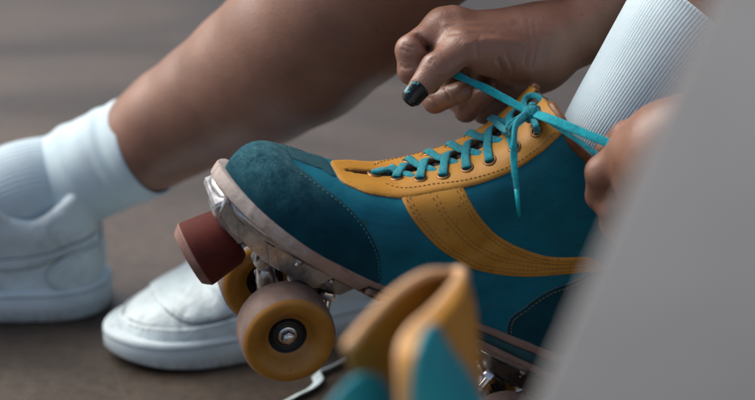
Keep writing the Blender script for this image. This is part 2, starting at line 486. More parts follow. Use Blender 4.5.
def panel(base, f, th, name, m, parent, rimm=None, base_off=.0002):
    """raised panel following a base surface, cut where f (per base vertex) is >= 0, with a real edge"""
    V, T, Nn = base
    ex = np.concatenate([Nn, f[:, None]], 1)
    v, t, e = clip(V, T, f, ex)
    n = e[:, :3]; n /= np.linalg.norm(n, axis=1)[:, None]; fd = -e[:, 3]
    k = np.clip(fd / .0016, 0, 1); prof = .55 + .45 * np.sqrt(1 - (1 - k) ** 2)
    top = v + n * (th * prof + base_off)[:, None]
    bd = boundary(t)
    VV = [tuple(x) for x in top]; FF = [tuple(x) for x in t]; MI = [0] * len(FF)
    m1 = {}; m2 = {}
    for a, b in bd:
        for i in (a, b):
            if i not in m1:
                m1[i] = len(VV); VV.append(tuple(top[i])); m2[i] = len(VV); VV.append(tuple(v[i] - n[i] * .0012))
        FF.append((m1[b], m1[a], m2[a], m2[b])); MI.append(1)
    return mesh_obj(name, VV, FF, None, parent, True, [m, rimm or m], MI)
def dashes(poly, n_side, bvh, side, inset=.0022, step=.0030, ln=.0019, r=.00032, lift=.0015, skip=None, closed=True, offs=None):
    """stitches along a polyline in side view, seated on the surface. side=+1 near (+y) or -1"""
    mb = MB(); P = np.array(poly, float)
    if closed: P = np.vstack([P, P[:1]])
    seg = np.linalg.norm(np.diff(P, axis=0), axis=1); L = np.concatenate([[0], np.cumsum(seg)])
    ar = 0
    if closed: ar = .5 * np.sum(P[:-1, 0] * P[1:, 1] - P[1:, 0] * P[:-1, 1])
    s = 0
    while s < L[-1] - ln:
        q = []
        for ss in (s, s + ln):
            i = min(np.searchsorted(L, ss, side='right') - 1, len(seg) - 1); t = (ss - L[i]) / max(seg[i], 1e-9)
            p = P[i] + (P[i + 1] - P[i]) * t; d = (P[i + 1] - P[i]) / max(seg[i], 1e-9)
            nn = np.array([-d[1], d[0]]) * (1 if ar >= 0 else -1)
            p = p + nn * inset
            hit = bvh.ray_cast(Vector((p[0], side * .2, p[1])), Vector((0, -side, 0)))
            if hit[0] is None or (skip and skip(p[0], p[1], hit[0].y)): q = None; break
            q.append(hit[0] + hit[1] * lift)
        if q and (q[0] - q[1]).length < ln * 3:
            mb.add(*tube([q[0], q[0].lerp(q[1], .5) + Vector((0, side * r * .5, 0)), q[1]], [r * .6, r, r * .6], 6))
        s += step
    return mb

def pchip(x, X, Y):
    X = np.array(X, float); Y = np.array(Y, float); h = np.diff(X); d = np.diff(Y) / h
    m = np.zeros(len(X)); m[0] = d[0]; m[-1] = d[-1]
    for i in range(1, len(X) - 1):
        if d[i - 1] * d[i] > 0:
            a = 2 * h[i] + h[i - 1]; b = h[i] + 2 * h[i - 1]; m[i] = (a + b) / (a / d[i - 1] + b / d[i])
    x = np.clip(np.asarray(x, float), X[0], X[-1]); i = np.clip(np.searchsorted(X, x, side='right') - 1, 0, len(X) - 2)
    t = (x - X[i]) / h[i]
    return Y[i] * (1 + 2 * t) * (1 - t) ** 2 + m[i] * h[i] * t * (1 - t) ** 2 + Y[i + 1] * t * t * (3 - 2 * t) + m[i + 1] * h[i] * t * t * (t - 1)
# ================================================================== SKATE BOOT (local: x toe, y left/near, z up)
def plan_w(u):
    return pchip(u, [-.1225, -.1205, -.118, -.113, -.104, -.08, -.04, 0, .04, .075, .105, .128, .144, .155, .1625, .1672, .1693, .1700, .1715],
                     [-.004, .004, .0120, .0190, .027, .0335, .0345, .037, .0425, .0475, .0478, .0440, .0365, .0285, .0200, .0120, .0060, .001, -.004])
def side_asym(u):          # the ball bulges a little to the medial side
    return np.interp(u, [-.12, -.05, .05, .12, .175], [0, .001, -.001, .000, .003])
SOLE_TOP = ([-.125, -.078, 0, .053, .091, .139, .160, .178], [.0215, .0195, .0125, .0105, .0105, .0148, .0182, .0212])
SOLE_BOT = ([-.125, -.078, 0, .053, .091, .139, .160, .178], [.0015, .0010, .0005, .0006, .0018, .0056, .0090, .0118])
BOOT_SIDE = [(-.116, -.03), (-.119, .02), (-.1205, .045), (-.115, .075), (-.108, .105), (-.108, .135), (-.112, .175),
             (.006, .185), (.010, .157), (.0165, .131), (.029, .105), (.043, .087), (.067, .0642), (.088, .0542), (.103, .0492), (.118, .0460), (.134, .0440),
             (.1485, .0425), (.1600, .0368), (.1660, .0255), (.166, .01), (.166, -.03)]
BS = cr2(BOOT_SIDE, 5, True)
def bootF(U, Y, W):
    s = polysdf(U[:, 0, :], W[:, 0, :], BS)[:, None, :] * np.ones_like(U)
    w = plan_w(U) - .0015 + np.interp(W, [0, .03, .07, .10, .2], [0, .001, -.001, .0015, .004]) * np.interp(U, [-.1, 0, .06, .1], [1, 1, .4, 0])
    k = np.interp(U, [-.1, .0, .08, .13, .16], [.034, .030, .034, .032, .028])
    F = smax(s, np.abs(Y - side_asym(U)) - w, k)
    # soft creases across the vamp and ankle
    cr = .0009 * np.sin((U * .8 + W) * 210 + 2 * np.sin(U * 60)) * np.exp(-((U - .02) / .05) ** 2) * np.clip((.09 - W) / .05, 0, 1)
    return F + cr
bV, bQ = surfnet(bootF, (-.130, -.060, -.012), (.186, .060, .182), .0018, 2)
bT = tri(bQ); bN = vnormals(bV, bT)
v_, t_, e_ = clip(bV, bT, (np.interp(bV[:, 0], *SOLE_TOP) - .004) - bV[:, 2], bN)
COLLAR = ([-.12, -.09, -.06, -.03, -.006, .004, .03], [.158, .150, .143, .143, .148, .156, .170])
f = v_[:, 2] - np.interp(v_[:, 0], *COLLAR)
full_boot = (v_, t_, e_ / np.linalg.norm(e_, axis=1)[:, None])
v2, t2, e2 = clip(v_, t_, f, e_)
BOOT = (v2, t2, e2 / np.linalg.norm(e2, axis=1)[:, None])
boot_bvh = BVHTree.FromPolygons([tuple(x) for x in v_], [tuple(map(int, x)) for x in t_])

# pose of the worn skate
psi, th, ro = radians(15), radians(33.4), radians(2.5)
Tt = Vector((-cos(psi) * cos(th), -sin(psi) * cos(th), sin(th))); A0 = Vector((-sin(psi), cos(psi), 0)); N0 = A0.cross(Tt)
if N0.z < 0: N0 = -N0
Aa = A0 * cos(ro) + N0 * sin(ro); Nn_ = N0 * cos(ro) - A0 * sin(ro)
O = Vector((0.028297, 0, 0.120146))
SK = Matrix(((Tt.x, -Aa.x, Nn_.x, O.x), (Tt.y, -Aa.y, Nn_.y, O.y), (Tt.z, -Aa.z, Nn_.z, O.z), (0, 0, 0, 1)))
SKI = SK.inverted()
def loc(px, py, y=None, bvh=None):
    """where the sight line of the photo pixel meets the boot surface (or the plane local y)"""
    o = SKI @ CAM; d = (SKI.to_3x3() @ ray(px, py)).normalized()
    if y is None:
        h = (bvh or boot_bvh).ray_cast(o, d)
        if h[0] is not None: return h[0]
        y = 0
    return o + d * ((y - o.y) / d.y)
def uw(pts, y=None): return [(loc(*p, y).x, loc(*p, y).z) for p in pts]

# ---- outlines in side view, metres (x forward, z up)
BASEF = {}
def reg(poly, base=None):
    base = base or BOOT
    return polysdf(base[0][:, 0], base[0][:, 2], poly)
EYE = cr2(uw([(326, 162.5), (330, 170), (338, 179), (350, 188), (372, 196), (402, 199.5), (435, 194), (470, 187), (500, 177), (522, 166), (545, 150)]), 5)
c_corner = uw([(563, 133)])[0]
eye_poly = [tuple(p) for p in EYE] + [c_corner, (c_corner[0] + .001, .175), (.05, .175), (EYE[0][0] + .0014, .10), (EYE[0][0] + .0012, EYE[0][1] + .006), (EYE[0][0] + .0005, EYE[0][1] + .002)]
STRIPE_A = cr2(uw([(398, 194), (414, 222), (440, 249), (475, 269), (520, 276), (560, 274), (588, 271)]), 5)
STRIPE_B = cr2(uw([(462, 186), (475, 210), (495, 233), (520, 247), (550, 256), (588, 256)]), 5)
stripe_poly = [tuple(p) for p in STRIPE_A] + [(-.13, STRIPE_A[-1][1] + .0), (-.13, STRIPE_B[-1][1])] + [tuple(p) for p in STRIPE_B[::-1]]
TOE = cr2(uw([(289, 158), (302, 172), (319, 185), (349, 209), (368, 232), (379, 256), (380, 279)]), 5)
toe_poly = [(TOE[0][0] - .001, .2)] + [tuple(p) for p in TOE] + [(TOE[-1][0], -.02), (.25, -.02), (.25, .2)]
VW = cr2(uw([(292, 158), (308, 163), (322, 170), (331, 177)]), 4)
HEEL = cr2(uw([(494, 336), (508, 322), (524, 307), (547, 291), (575, 280), (592, 270)]), 5)
hx, hz = HEEL[-1]
heel_poly = [(HEEL[0][0] + .002, -.02)] + [tuple(p) for p in HEEL] + [(hx - .012, hz + .012), (hx - .03, hz + .03), (-.15, hz + .035), (-.15, -.02)]
def gapw(x): return np.interp(x, [-.02, .0, .03, .06, .088, .094, .097], [.0085, .0085, .0070, .0055, .0035, .0018, -.001])

skate = empty('roller_skate', SK)
tag(skate, 'teal and mustard high-top roller skate worn on the raised foot, laces being tied', 'roller skate', 'roller skates')

o = mesh_obj('tongue_lining', BOOT[0] - BOOT[2] * .0009, BOOT[1], M['lining'], skate)
gap = (gapw(BOOT[0][:, 0]) - np.abs(BOOT[0][:, 1] + .0028)) * np.where(BOOT[0][:, 2] > .045, 1, -1)
gap = np.where((BOOT[0][:, 2] > .045) & (BOOT[0][:, 0] > -.03), gap, -.05)
quarter = panel(BOOT, gap, .0006, 'upper_panel', M['teal'], skate, M['orange_edge'])
tc_ = panel(BOOT, reg(toe_poly), .0019, 'toe_cap', M['suede'], skate, M['suede'])
hc_ = panel(BOOT, reg(heel_poly), .0019, 'heel_counter', M['suede'], skate, M['orange_edge'])
vs = sorted([(loc(*p).x, max(loc(*p).y, .002)) for p in ((290, 157.5), (300, 161), (312, 166), (322, 171), (330, 177))])
vamp = np.maximum(BOOT[0][:, 1], -.02 * BOOT[0][:, 1]) - np.interp(BOOT[0][:, 0], [v[0] for v in vs], [v[1] for v in vs])
vamp = np.maximum(vamp, np.maximum(BOOT[0][:, 0] - TOE[0][0] - .004, (vs[0][0] - .004) - BOOT[0][:, 0]))
vamp = np.where(BOOT[0][:, 2] < .03, .02, vamp)
wg = panel(BOOT, vamp, .0013, 'vamp_strip', M['suede'], skate)
sp_ = panel(BOOT, reg(stripe_poly), .0017, 'side_stripe', M['orange'], skate, M['orange_edge'])
ey = panel(BOOT, np.maximum(reg(eye_poly), gap), .0026, 'eyestay', M['orange'], skate, M['orange_edge'])

# stitching (child of its panel)
gapskip = lambda x, z, y: abs(y) < gapw(x) + .003 or abs(y) < .010
for sd in (1, -1):
    dashes([tuple(p) for p in EYE] + [c_corner], 1, boot_bvh, sd, inset=-.0024, lift=.0030, closed=False, skip=gapskip).build('stitching', M['thread_tan'], ey)
    mb = MB()
    for k, poly in enumerate((STRIPE_A, STRIPE_B)):
        for ins in (.0024, .0048):
            d = dashes(poly, 1, boot_bvh, sd, inset=(-ins if k == 0 else ins), lift=.0021, closed=False)
            d.build('stitching', M['thread_tan'], sp_)
    mid = [(np.array(a) * .5 + np.array(b) * .5) for a, b in zip(STRIPE_A[::1], np.array([STRIPE_B[int(i * (len(STRIPE_B) - 1) / (len(STRIPE_A) - 1))] for i in range(len(STRIPE_A))]))]
    for q in (-.0014, .0014):
        d = dashes(mid, 1, boot_bvh, sd, inset=q, lift=.0021, closed=False); d.build('stitching', M['thread_tan'], sp_)
    mb = dashes(TOE, 1, boot_bvh, sd, inset=.0016, lift=.0022, closed=False)
    mb.build('stitching', M['thread_teal'], tc_)
    dashes(HEEL, 1, boot_bvh, sd, inset=.0022, lift=.0022, closed=False).build('stitching', M['thread_tan'], hc_)
# padded collar rim
def edge_ring(base, fz):
    V, T, Nr = base; bd = boundary(T)
    nxt = {a: b for a, b in bd if abs(fz(V[a])) < .0015 and abs(fz(V[b])) < .0015}
    best = []
    seen = set()
    for s in list(nxt):
        if s in seen: continue
        ch = [s]; seen.add(s)
        while ch[-1] in nxt and nxt[ch[-1]] not in seen: ch.append(nxt[ch[-1]]); seen.add(ch[-1])
        if len(ch) > len(best): best = ch
    return [Vector(V[i]) for i in best]
ring = edge_ring(BOOT, lambda p: p[2] - np.interp(p[0], *COLLAR))
ring = ring[::3]
ring = [p for p in ring if not (p.x > -.004 and abs(p.y) < .014)]
# start the run at the near front corner
k0 = max(range(len(ring)), key=lambda i: (ring[(i) % len(ring)] - ring[i - 1]).length)
ring = ring[k0:] + ring[:k0]
sm = [ring[0]] + [(ring[i - 1] + ring[i] * 2 + ring[i + 1]) / 4 for i in range(1, len(ring) - 1)] + [ring[-1]]
mb = MB(); mb.add(*tube(sm, .0030, 10)); mb.build('collar_binding', M['brown'], skate)

# tongue
tp = [(.0900, .0495), (.06, .0630), (.035, .0880), (.0175, .123), (.0110, .1480), (.0090, .1555), (.0088, .1585)]
tp = cr2(tp, 6)
V = []; F = []; nt_ = 17
for i, (x, z) in enumerate(tp):
    d = tp[min(i + 1, len(tp) - 1)] - tp[max(i - 1, 0)]; d = d / np.linalg.norm(d); n = np.array([d[1], -d[0]])
    if n[0] < 0: n = -n
    W = np.interp(i, [0, 20, len(tp) - 5, len(tp) - 1], [.008, .013, .0135, .0095])
    for k in range(nt_):
        a = -1 + 2 * k / (nt_ - 1); curv = .005 * a * a
        V.append((x - n[0] * (curv + .0012), a * W, z - n[1] * (curv + .0012)))
    for k in range(nt_):
        a = 1 - 2 * k / (nt_ - 1); curv = .005 * a * a
        V.append((x - n[0] * (curv + .0042), a * W, z - n[1] * (curv + .0042)))
R = 2 * nt_
for i in range(len(tp) - 1):
    for k in range(R): F.append((i * R + k, i * R + (k + 1) % R, (i + 1) * R + (k + 1) % R, (i + 1) * R + k))
F.append(tuple(range((len(tp) - 1) * R, len(tp) * R)))
mesh_obj('tongue', V, F, M['brown'], skate)

# ---- sole layers
def foot_outline(off=0, n=160, a0=-.1213, a1=.1701):
    L = []
    us = a0 + (a1 - a0) * (1 - np.cos(np.linspace(0, pi, n))) / 2
    for u in us: L.append((u, max(plan_w(u), 0) + side_asym(u)))
    for u in us[::-1][1:-1]: L.append((u, -max(plan_w(u), 0) + side_asym(u)))
    L = np.array(L)
    d = np.roll(L, -1, 0) - np.roll(L, 1, 0); d /= np.maximum(np.linalg.norm(d, axis=1), 1e-9)[:, None]
    L = L + np.stack([-d[:, 1], d[:, 0]], 1) * off
    return L
def slab(name, off, zb, zt, m, parent, outline=foot_outline, bev=.0009, rough=0, xmax=None):
    V = []; F = []; base = outline(0); n = len(base)
    if xmax is not None: base = base.copy(); base[:, 0] = np.minimum(base[:, 0], xmax)
    d = np.roll(base, -1, 0) - np.roll(base, 1, 0); d /= np.maximum(np.linalg.norm(d, axis=1), 1e-9)[:, None]
    nn = np.stack([-d[:, 1], d[:, 0]], 1)
    sgn = 1 if np.sum((base - base.mean(0)) * nn) > 0 else -1
    wob = rough * np.convolve(np.random.RandomState(3).randn(n + 6), np.ones(7) / 2.6, 'valid')
    prof = [(0, 0, 'b'), (-.010, 0, 'b')]
    rings = [(-.012, 'b', 0), (-bev, 'b', 0), (0, 'b', bev), (.0002, 'm', 0), (0, 't', -bev), (-bev, 't', 0), (-.012, 't', 0)]
    for e, w, dz in rings:
        p = base + nn * sgn * (off + e + (wob[:, None] if abs(e) < .002 else 0))
        b = np.interp(p[:, 0], *zb); t = np.interp(p[:, 0], *zt)
        z = {'b': b, 't': t, 'm': (b + t) / 2}[w] + dz
        V += [(x, y, q) for (x, y), q in zip(p, z)]
    for i in range(len(rings) - 1):
        for k in range(n): F.append((i * n + k, i * n + (k + 1) % n, (i + 1) * n + (k + 1) % n, (i + 1) * n + k))
    c0 = len(V); V.append((.02, 0, np.interp(.02, *zb))); V.append((.02, 0, np.interp(.02, *zt)))
    for k in range(n):
        F.append((c0, (k + 1) % n, k)); F.append((c0 + 1, (len(rings) - 1) * n + k, (len(rings) - 1) * n + (k + 1) % n))
    return mesh_obj(name, V, F, m, parent)
xs = np.array(SOLE_TOP[0]); xd = np.linspace(-.125, .178, 60)
top = pchip(xd, *SOLE_TOP); bot = pchip(xd, *SOLE_BOT)
wt = np.interp(xd, [-.125, .02, .056, .063, .18], [.0060, .0020, .0006, .0004, 0])    # half height of the teal wedge
mid_z = np.interp(xd, [-.125, -.078, 0, .053, .091, .139, .16, .178], [.0085, .0092, .0066, .0055, .0058, .0105, .0155, .0215])
slab('outsole', .0019, (xd, bot), (xd, mid_z - wt * .75 - .0001), M['sole'], skate, rough=.00022, xmax=.058)
slab('midsole', .0006, (xd, mid_z - wt * .75), (xd, mid_z + wt * .85 + .0001), M['teal_sole'], skate, xmax=.10)
slab('welt', .0022, (xd, np.where(xd > .0605, bot, mid_z + wt * .85 + .0002)), (xd, top), M['sole'], skate, rough=.00022)
welt_top = top

# ---- chassis
Xv, Yv, Zv = Vector((1, 0, 0)), Vector((0, 1, 0)), Vector((0, 0, 1))
def plate_outline(off=0, n=60):
    us = -.105 + (.169 + .105) * (1 - np.cos(np.linspace(0, pi, n))) / 2
    w = np.interp(us, [-.105, -.10, -.085, -.05, 0, .05, .09, .13, .150, .163, .169], [.004, .018, .025, .025, .017, .020, .032, .034, .029, .018, .005])
    return np.array([(u, a) for u, a in zip(us, w)] + [(u, -a) for u, a in list(zip(us, w))[::-1][1:-1]])
pb = pchip(xd, *SOLE_BOT)
plate = slab('mounting_plate', 0, (xd, pb - .0062), (xd, pb - .0004), M['alu'], skate, outline=plate_outline, bev=.0012)
# cast webs and toe-stop boss on the plate
mb = MB()
def prism(poly, y0, y1, inset=.0008):
    n = len(poly); c = Vector((sum(p[0] for p in poly) / n, 0, sum(p[1] for p in poly) / n)); V = []; F = []
    for y, e in ((y0, inset), (y0 + inset * math.copysign(1, y1 - y0), 0), (y1 - inset * math.copysign(1, y1 - y0), 0), (y1, inset)):
        for p in poly:
            q = Vector((p[0], 0, p[1])); q = q + (c - q).normalized() * e; V.append((q.x, y, q.z))
    for k in range(3):
        for m in range(n): F.append((k * n + m, k * n + (m + 1) % n, (k + 1) * n + (m + 1) % n, (k + 1) * n + m))
    F.append(tuple(range(n))[::-1]); F.append(tuple(range(3 * n, 4 * n)))
    return V, F
for sy in (1, -1):
    mb.add(*prism([(.1635, .0075), (.150, .0020), (.130, -.0030), (.100, -.0050), (.072, -.0050), (.078, -.0150), (.098, -.0185), (.118, -.0170), (.134, -.0130), (.150, -.0090), (.1625, -.0010)], sy * .0205, sy * .0245))
    mb.add(*prism([(.126, -.0040), (.120, -.0040), (.108, -.0170), (.116, -.0165)], sy * .0244, sy * .0275))
    mb.add(*prism([(.150, .0010), (.145, -.0005), (.138, -.0110), (.143, -.0100)], sy * .0244, sy * .0268))
mb.add(*rbox((.160, 0, .0015), .010, .046, .012, Vector((.80, 0, .60)), Yv, Vector((-.60, 0, .80)), .002, 1.0))
mb.add(*rbox((.146, 0, -.0075), .028, .030, .016, Vector((.87, 0, .5)), Yv, Vector((-.5, 0, .87)), .003, 1.25))
mb.add(*rbox((.103, 0, -.0115), .052, .034, .016, Vector((.985, 0, .17)), Yv, Vector((-.17, 0, .985)), .004, 1.5))
mb.add(*rbox((.120, .017, -.010), .030, .006, .014, Vector((.97, 0, .24)), Yv, Vector((-.24, 0, .97)), .002, 1.2))
mb.add(*rbox((.120, -.017, -.010), .030, .006, .014, Vector((.97, 0, .24)), Yv, Vector((-.24, 0, .97)), .002, 1.2))
mb.build('casting', M['alu'], plate, angle=28)
for x, y in ((.155, .014), (.155, -.014), (.100, .026), (.100, -.026), (.072, .022), (.072, -.022), (-.045, .02), (-.045, -.02), (-.085, .02), (-.085, -.02)):
    z = np.interp(x, xd, pb) - .0062; mb = MB()
    mb.add(*cap_lathe([(0, .0035), (.0020, .0035), (.0028, .0028)], (x, y, z), (0, 0, -1), 6))
    mb.add(*cap_lathe([(.0026, .0018), (.0050, .0018)], (x, y, z), (0, 0, -1), 12))
    mb.build('bolt', M['steel'], plate, angle=40)

# toe stop: tapered rubber plug on a stem
ts = Vector((.1380, 0, -.0175)); td = Vector((.50, 0, -.866)).normalized()
stop = empty('toe_stop'); stop.parent = skate
mb = MB(); mb.add(*cap_lathe([(-.001, .0160), (.0005, .0175), (.004, .0194), (.024, .0222), (.0265, .0224)], ts, td, 64)); mb.add(*cap_lathe([(.0255, .0218), (.028, .0205)], ts, td, 64))
mb.build('stopper', M['rubber'], stop, angle=35)
mb = MB(); mb.add(*cap_lathe([(.0261, .0224), (.0270, .0224), (.0312, .0192), (.0318, .0186)], ts, td, 64)); mb.build('striking_face', M['rubber_worn'], stop, angle=30)
mb = MB(); mb.add(*cap_lathe([(-.018, .0065), (.001, .0065)], ts, td, 24)); mb.add(*cap_lathe([(-.005, .0115), (-.0008, .0115)], ts, td, 6)); mb.build('stem', M['steel'], stop, angle=40)

WR, WW = .0300, .0155
def wheel(c, sgn, parent):
    """c centre, sgn +1: outer face looks to +y"""
    w = empty('wheel'); w.parent = parent; w.location = c
    d = Vector((0, sgn, 0)); o0 = (0, 0, 0)
    mb = MB(); mb.add(*lathe([(-.0128, .0288), (-.0105, .0300), (-.006, .03025), (.006, .03025), (.0105, .0300), (.0132, .0290)], o0, d, 96)); mb.build('tread', M['tread'], w)
    mb = MB()
    mb.add(*lathe([(.0131, .02905), (.0148, .0278), (.0157, .0262), (.0158, .0240), (.0150, .0215), (.0128, .0185), (.0098, .0158), (.0070, .0138), (.0062, .0122)], o0, d, 96))
    mb.add(*lathe([(-.0127, .02885), (-.0148, .0272), (-.0155, .0250), (-.0150, .0215), (-.0128, .0180), (-.0098, .0155), (-.0080, .0125)], o0, d, 96))
    mb.build('tyre', M['urethane'], w)
    mb = MB()
    mb.add(*lathe([(.0064, .0124), (.0056, .0112), (.0040, .0110), (.0040, .0095)], o0, d, 64)); mb.add(*lathe([(-.0079, .0127), (-.0056, .0112), (-.0050, .0095)], o0, d, 64))
    mb.build('hub', M['black'], w)
    mb = MB(); mb.add(*lathe([(.0042, .0096), (.0052, .0094), (.0054, .0086), (.0050, .0080)], o0, d, 64)); mb.build('bearing', M['black'], w)  # bearing coloured black as the shade inside the wheel recess
    mb = MB(); mb.add(*lathe([(.0050, .0081), (.0052, .0060), (.0054, .0050)], o0, d, 64)); mb.build('bearing_shield', M['black'], w)  # shield takes the same painted recess shade
    mb = MB()
    mb.add(*lathe([(.0050, .0059), (.0066, .0059), (.0070, .0053), (.0070, .0045)], o0, d, 40))
    mb.add(*cap_lathe([(.0060, .0048), (.0095, .0048), (.0104, .0042)], o0, d, 6))
    mb.add(*cap_lathe([(.0090, .0034), (.0112, .0034), (.0122, .0024), (.0124, .0012)], o0, d, 24))
    mb.build('axle_nut', M['steel'], w, angle=40)
    return w
def truck(x, z, fwd):
    t = empty('truck'); t.parent = skate
    s = 1 if fwd else -1
    mb = MB()
    mb.add(*cap_lathe([(-.0415, .0035), (-.0410, .0040), (.0410, .0040), (.0415, .0035)], (x, 0, z), (0, 1, 0), 20))
    mb.build('axle', M['steel'], t, angle=40)
    mb = MB()
    mb.add(*cap_lathe([(-.034, .0052), (-.032, .0065), (-.014, .0085), (0, .0100), (.014, .0085), (.032, .0065), (.034, .0052)], (x, 0, z), (0, 1, 0), 32))
    mb.add(*tube(spline([(x, 0, z + .002), (x - s * .008, 0, z + .012), (x - s * .014, 0, z + .020)], 6), [.0105 - .0003 * i for i in range(13)], 20))
    mb.add(*tube([(x + s * .002, 0, z + .002), (x + s * .014, 0, z + .012), (x + s * .024, 0, z + .026)], [.0085, .0068, .0050], 16))
    mb.build('hanger', M['alu'], t)
    kp0 = Vector((x - s * .0040, 0, z + .036)); kd = Vector((-s * .52, 0, -.85)).normalized()
    mb = MB()
    for a, r1, r2 in ((.000, .0125, .0135), (.012, .0140, .0120)):
        mb.add(*cap_lathe([(a, r1 - .0015), (a + .001, r1), (a + .008, r2), (a + .009, r2 - .0015)], kp0, kd, 32))
    mb.build('cushion', M['black'], t)
    mb = MB(); mb.add(*cap_lathe([(-.012, .0045), (.036, .0045)], kp0, kd, 20)); mb.add(*cap_lathe([(.0215, .0148), (.0240, .0148)], kp0, kd, 32))
    mb.add(*cap_lathe([(.0245, .0088), (.0315, .0088), (.0325, .0078)], kp0, kd, 6))
    mb.build('kingpin', M['steel'], t, angle=40)
    # bracket that hangs from the plate
    mb = MB()
    mb.add(*rbox((x - s * .005, 0, -.012), .046, .036, .015, Xv, Yv, Zv, .003, 1.3))
    mb.add(*rbox((x + s * .023, 0, -.018), .012, .016, .024, Xv, Yv, Zv, .003, 1.5))
    mb.build('bracket', M['alu'] if fwd else M['dark_steel'], t, angle=50)
    mb = MB()
    mb.add(*cap_lathe([(0, .0052), (.004, .0052), (.005, .0044)], (x - s * .022 , .0145, -.0195), (-s*.3, .3, -.9), 6))
    mb.add(*cap_lathe([(.004, .0028), (.012, .0028)], (x - s * .022, .0145, -.0195), (-s*.3, .3, -.9), 12))
    mb.build('adjuster_bolt', M['steel'], t, angle=40)
    for sgn in (1, -1): wheel(Vector((x, sgn * .0405, z)), sgn, t)
    return t
tf = truck(.0875, -.0465, True)
tr = truck(-.0920, -.0465, False)

# ---- eyelets and laces
eye_px = [(374, 178.5), (397, 181.5), (421, 182), (444, 178.5), (468, 171), (491, 163), (516, 149.5), (538.5, 133)]
eyesL = [loc(*p) for p in eye_px]
def snap(p, side, lift):
    h = boot_bvh.ray_cast(Vector((p[0], side * .2, p[1])), Vector((0, -side, 0)))
    return h[0] + h[1] * lift, h[1]
near = []; far = []
for e in eyesL:
    p, n = e.copy(), boot_bvh.find_nearest(e)[1]
    near.append((p + n * .0027, n))
    q = Vector((p.x, -p.y, p.z)); hn = boot_bvh.find_nearest(q); far.append((hn[0] + hn[1] * .0027, hn[1]))
for S in (near, far):
    for p, n in S:
        mb = MB()
        mb.add(*lathe([(-.0008, .0046), (.0003, .0045), (.0008, .0038), (.0006, .0030), (-.0006, .0026)], p, n, 28))
        e_o = mb.build('eyelet', M['bronze'], skate)
        mb = MB(); mb.add(*cap_lathe([(-.0010, .0027), (.0001, .0027)], p, n, 20)); mb.build('eyelet_hole', M['black'], e_o)  # black disc paints the shade inside the eyelet
def ridge(x, y, lift):
    h = boot_bvh.ray_cast(Vector((x, y, .3)), Vector((0, 0, -1)))
    return h[0] + h[1] * lift, h[1]
def lace_over(a, na, b, nb, rise=.004, under=True, w=.0058):
    """from eyelet a over the ridge down to beneath edge near b"""
    pts = [a - na * .0015, a + na * .0018]; nn = [na, na]
    m = (a + b) / 2
    for t in (.25, .42, .58, .75):
        q = a.lerp(b, t); hn = boot_bvh.find_nearest(q + (na + nb) * .01)
        l = rise * (1 - abs(2 * t - 1) * .35)
        if t > .6 and under: l *= .3
        pts.append(hn[0] + hn[1] * (l + .001)); nn.append((na.lerp(nb, t)).normalized())
    if under: pts.append(b.lerp(a, .18) - nb * .0022); nn.append(nb)
    else: pts += [b + nb * .0018, b - nb * .0015]; nn += [nb, nb]
    P = spline(pts, 5); NN = [v.normalized() for v in spline(nn, 5)]
    return ribbon(P, w, .0025, NN)
laces = empty('laces'); laces.parent = skate
for i in range(len(near) - 1):
    a, na = near[i]; b, nb = far[i + 1]
    mb = MB(); mb.add(*lace_over(a, na, b, nb, .0036)); mb.build('lace_crossing', M['lace_worn' if i < 6 else 'lace'], laces)
    if i == 0: continue
    a, na = far[i]; b, nb = near[i + 1]
    mb = MB(); mb.add(*lace_over(a, na, b, nb, .0018)); mb.build('lace_crossing', M['lace_worn'], laces)

# knot, bow loop and free ends, placed on the tongue front
def W(px, py, Y): return SKI @ at(px, py, Y)
KY = at(530, 112, 0).y
kn_w = at(530.5, 113, .004); kn = SKI @ kn_w
camd = (SKI.to_3x3() @ (CAM - kn_w)).normalized()
mb = MB()
def rope(ptsw, r, n=8, seg=10): P = spline([SKI @ p for p in ptsw], n); mb.add(*tube(P, r, seg))
# knot body: small wrapped turns
for k, (dx, dy, rr, tilt) in enumerate(((0, 0, .0052, .2), (1.0, .6, .0050, .9), (-1.0, .8, .0048, -.7), (.4, -1.2, .0046, 1.5))):
    c = at(531 + dx, 112.5 + dy, -.006)
    pts = []
    for j in range(15):
        t = 2 * pi * j / 14
        pts.append(c + Vector((rr * cos(t) * cos(tilt), -.003 + rr * .75 * sin(t), rr * cos(t) * sin(tilt) + .0015 * sin(2 * t))))
    mb.add(*ribbon([SKI @ p for p in pts], .0046, .0028, [((SKI @ p) - (SKI @ c)).normalized() for p in pts], 10))
mb.build('knot', M['lace_worn'], laces)
def rib(name, ptsw, w, t, nw=None, m='lace', n=8):
    P = spline(ptsw, n); PL = [SKI @ p for p in P]
    if nw is None: nn = camd
    elif isinstance(nw, list): nn = [(SKI.to_3x3() @ v).normalized() for v in spline(nw, n)]
    else: nn = (SKI.to_3x3() @ Vector(nw)).normalized()
    mb = MB(); mb.add(*ribbon(PL, w, t, nn, 12)); return mb.build(name, M[m], laces)
# loop standing above the knot
rib('bow_loop', [at(529, 112, .004), at(524, 104, .010), at(527, 97, .014), at(535, 95.5, .012), at(541.5, 100, .008), at(542, 107, .004), at(536, 113, 0)], .0040, .0021, m='lace_worn')
# lace from the top near eyelet to the knot
e8 = SK @ (near[-1][0]); rib('lace_end', [e8 + Vector((0, .002, 0)), e8 + Vector((0, -.004, .001)), at(536, 126, -.024), at(532.5, 117, -.010), at(531, 112, -.002)], .0042, .0020, m='lace_worn')
rib('lace_end', [at(531, 112, .0), at(522, 117, -.012), at(511, 124, -.018), at(506, 130, -.014), SK @ (far[-2][0])], .0046, .0020, m='lace_worn')
rib('lace_end', [at(533, 114, .0), at(519, 121, -.020), at(513, 127, -.026), at(510, 132, -.020), at(503, 131, .004)], .0046, .0020, m='lace_worn')
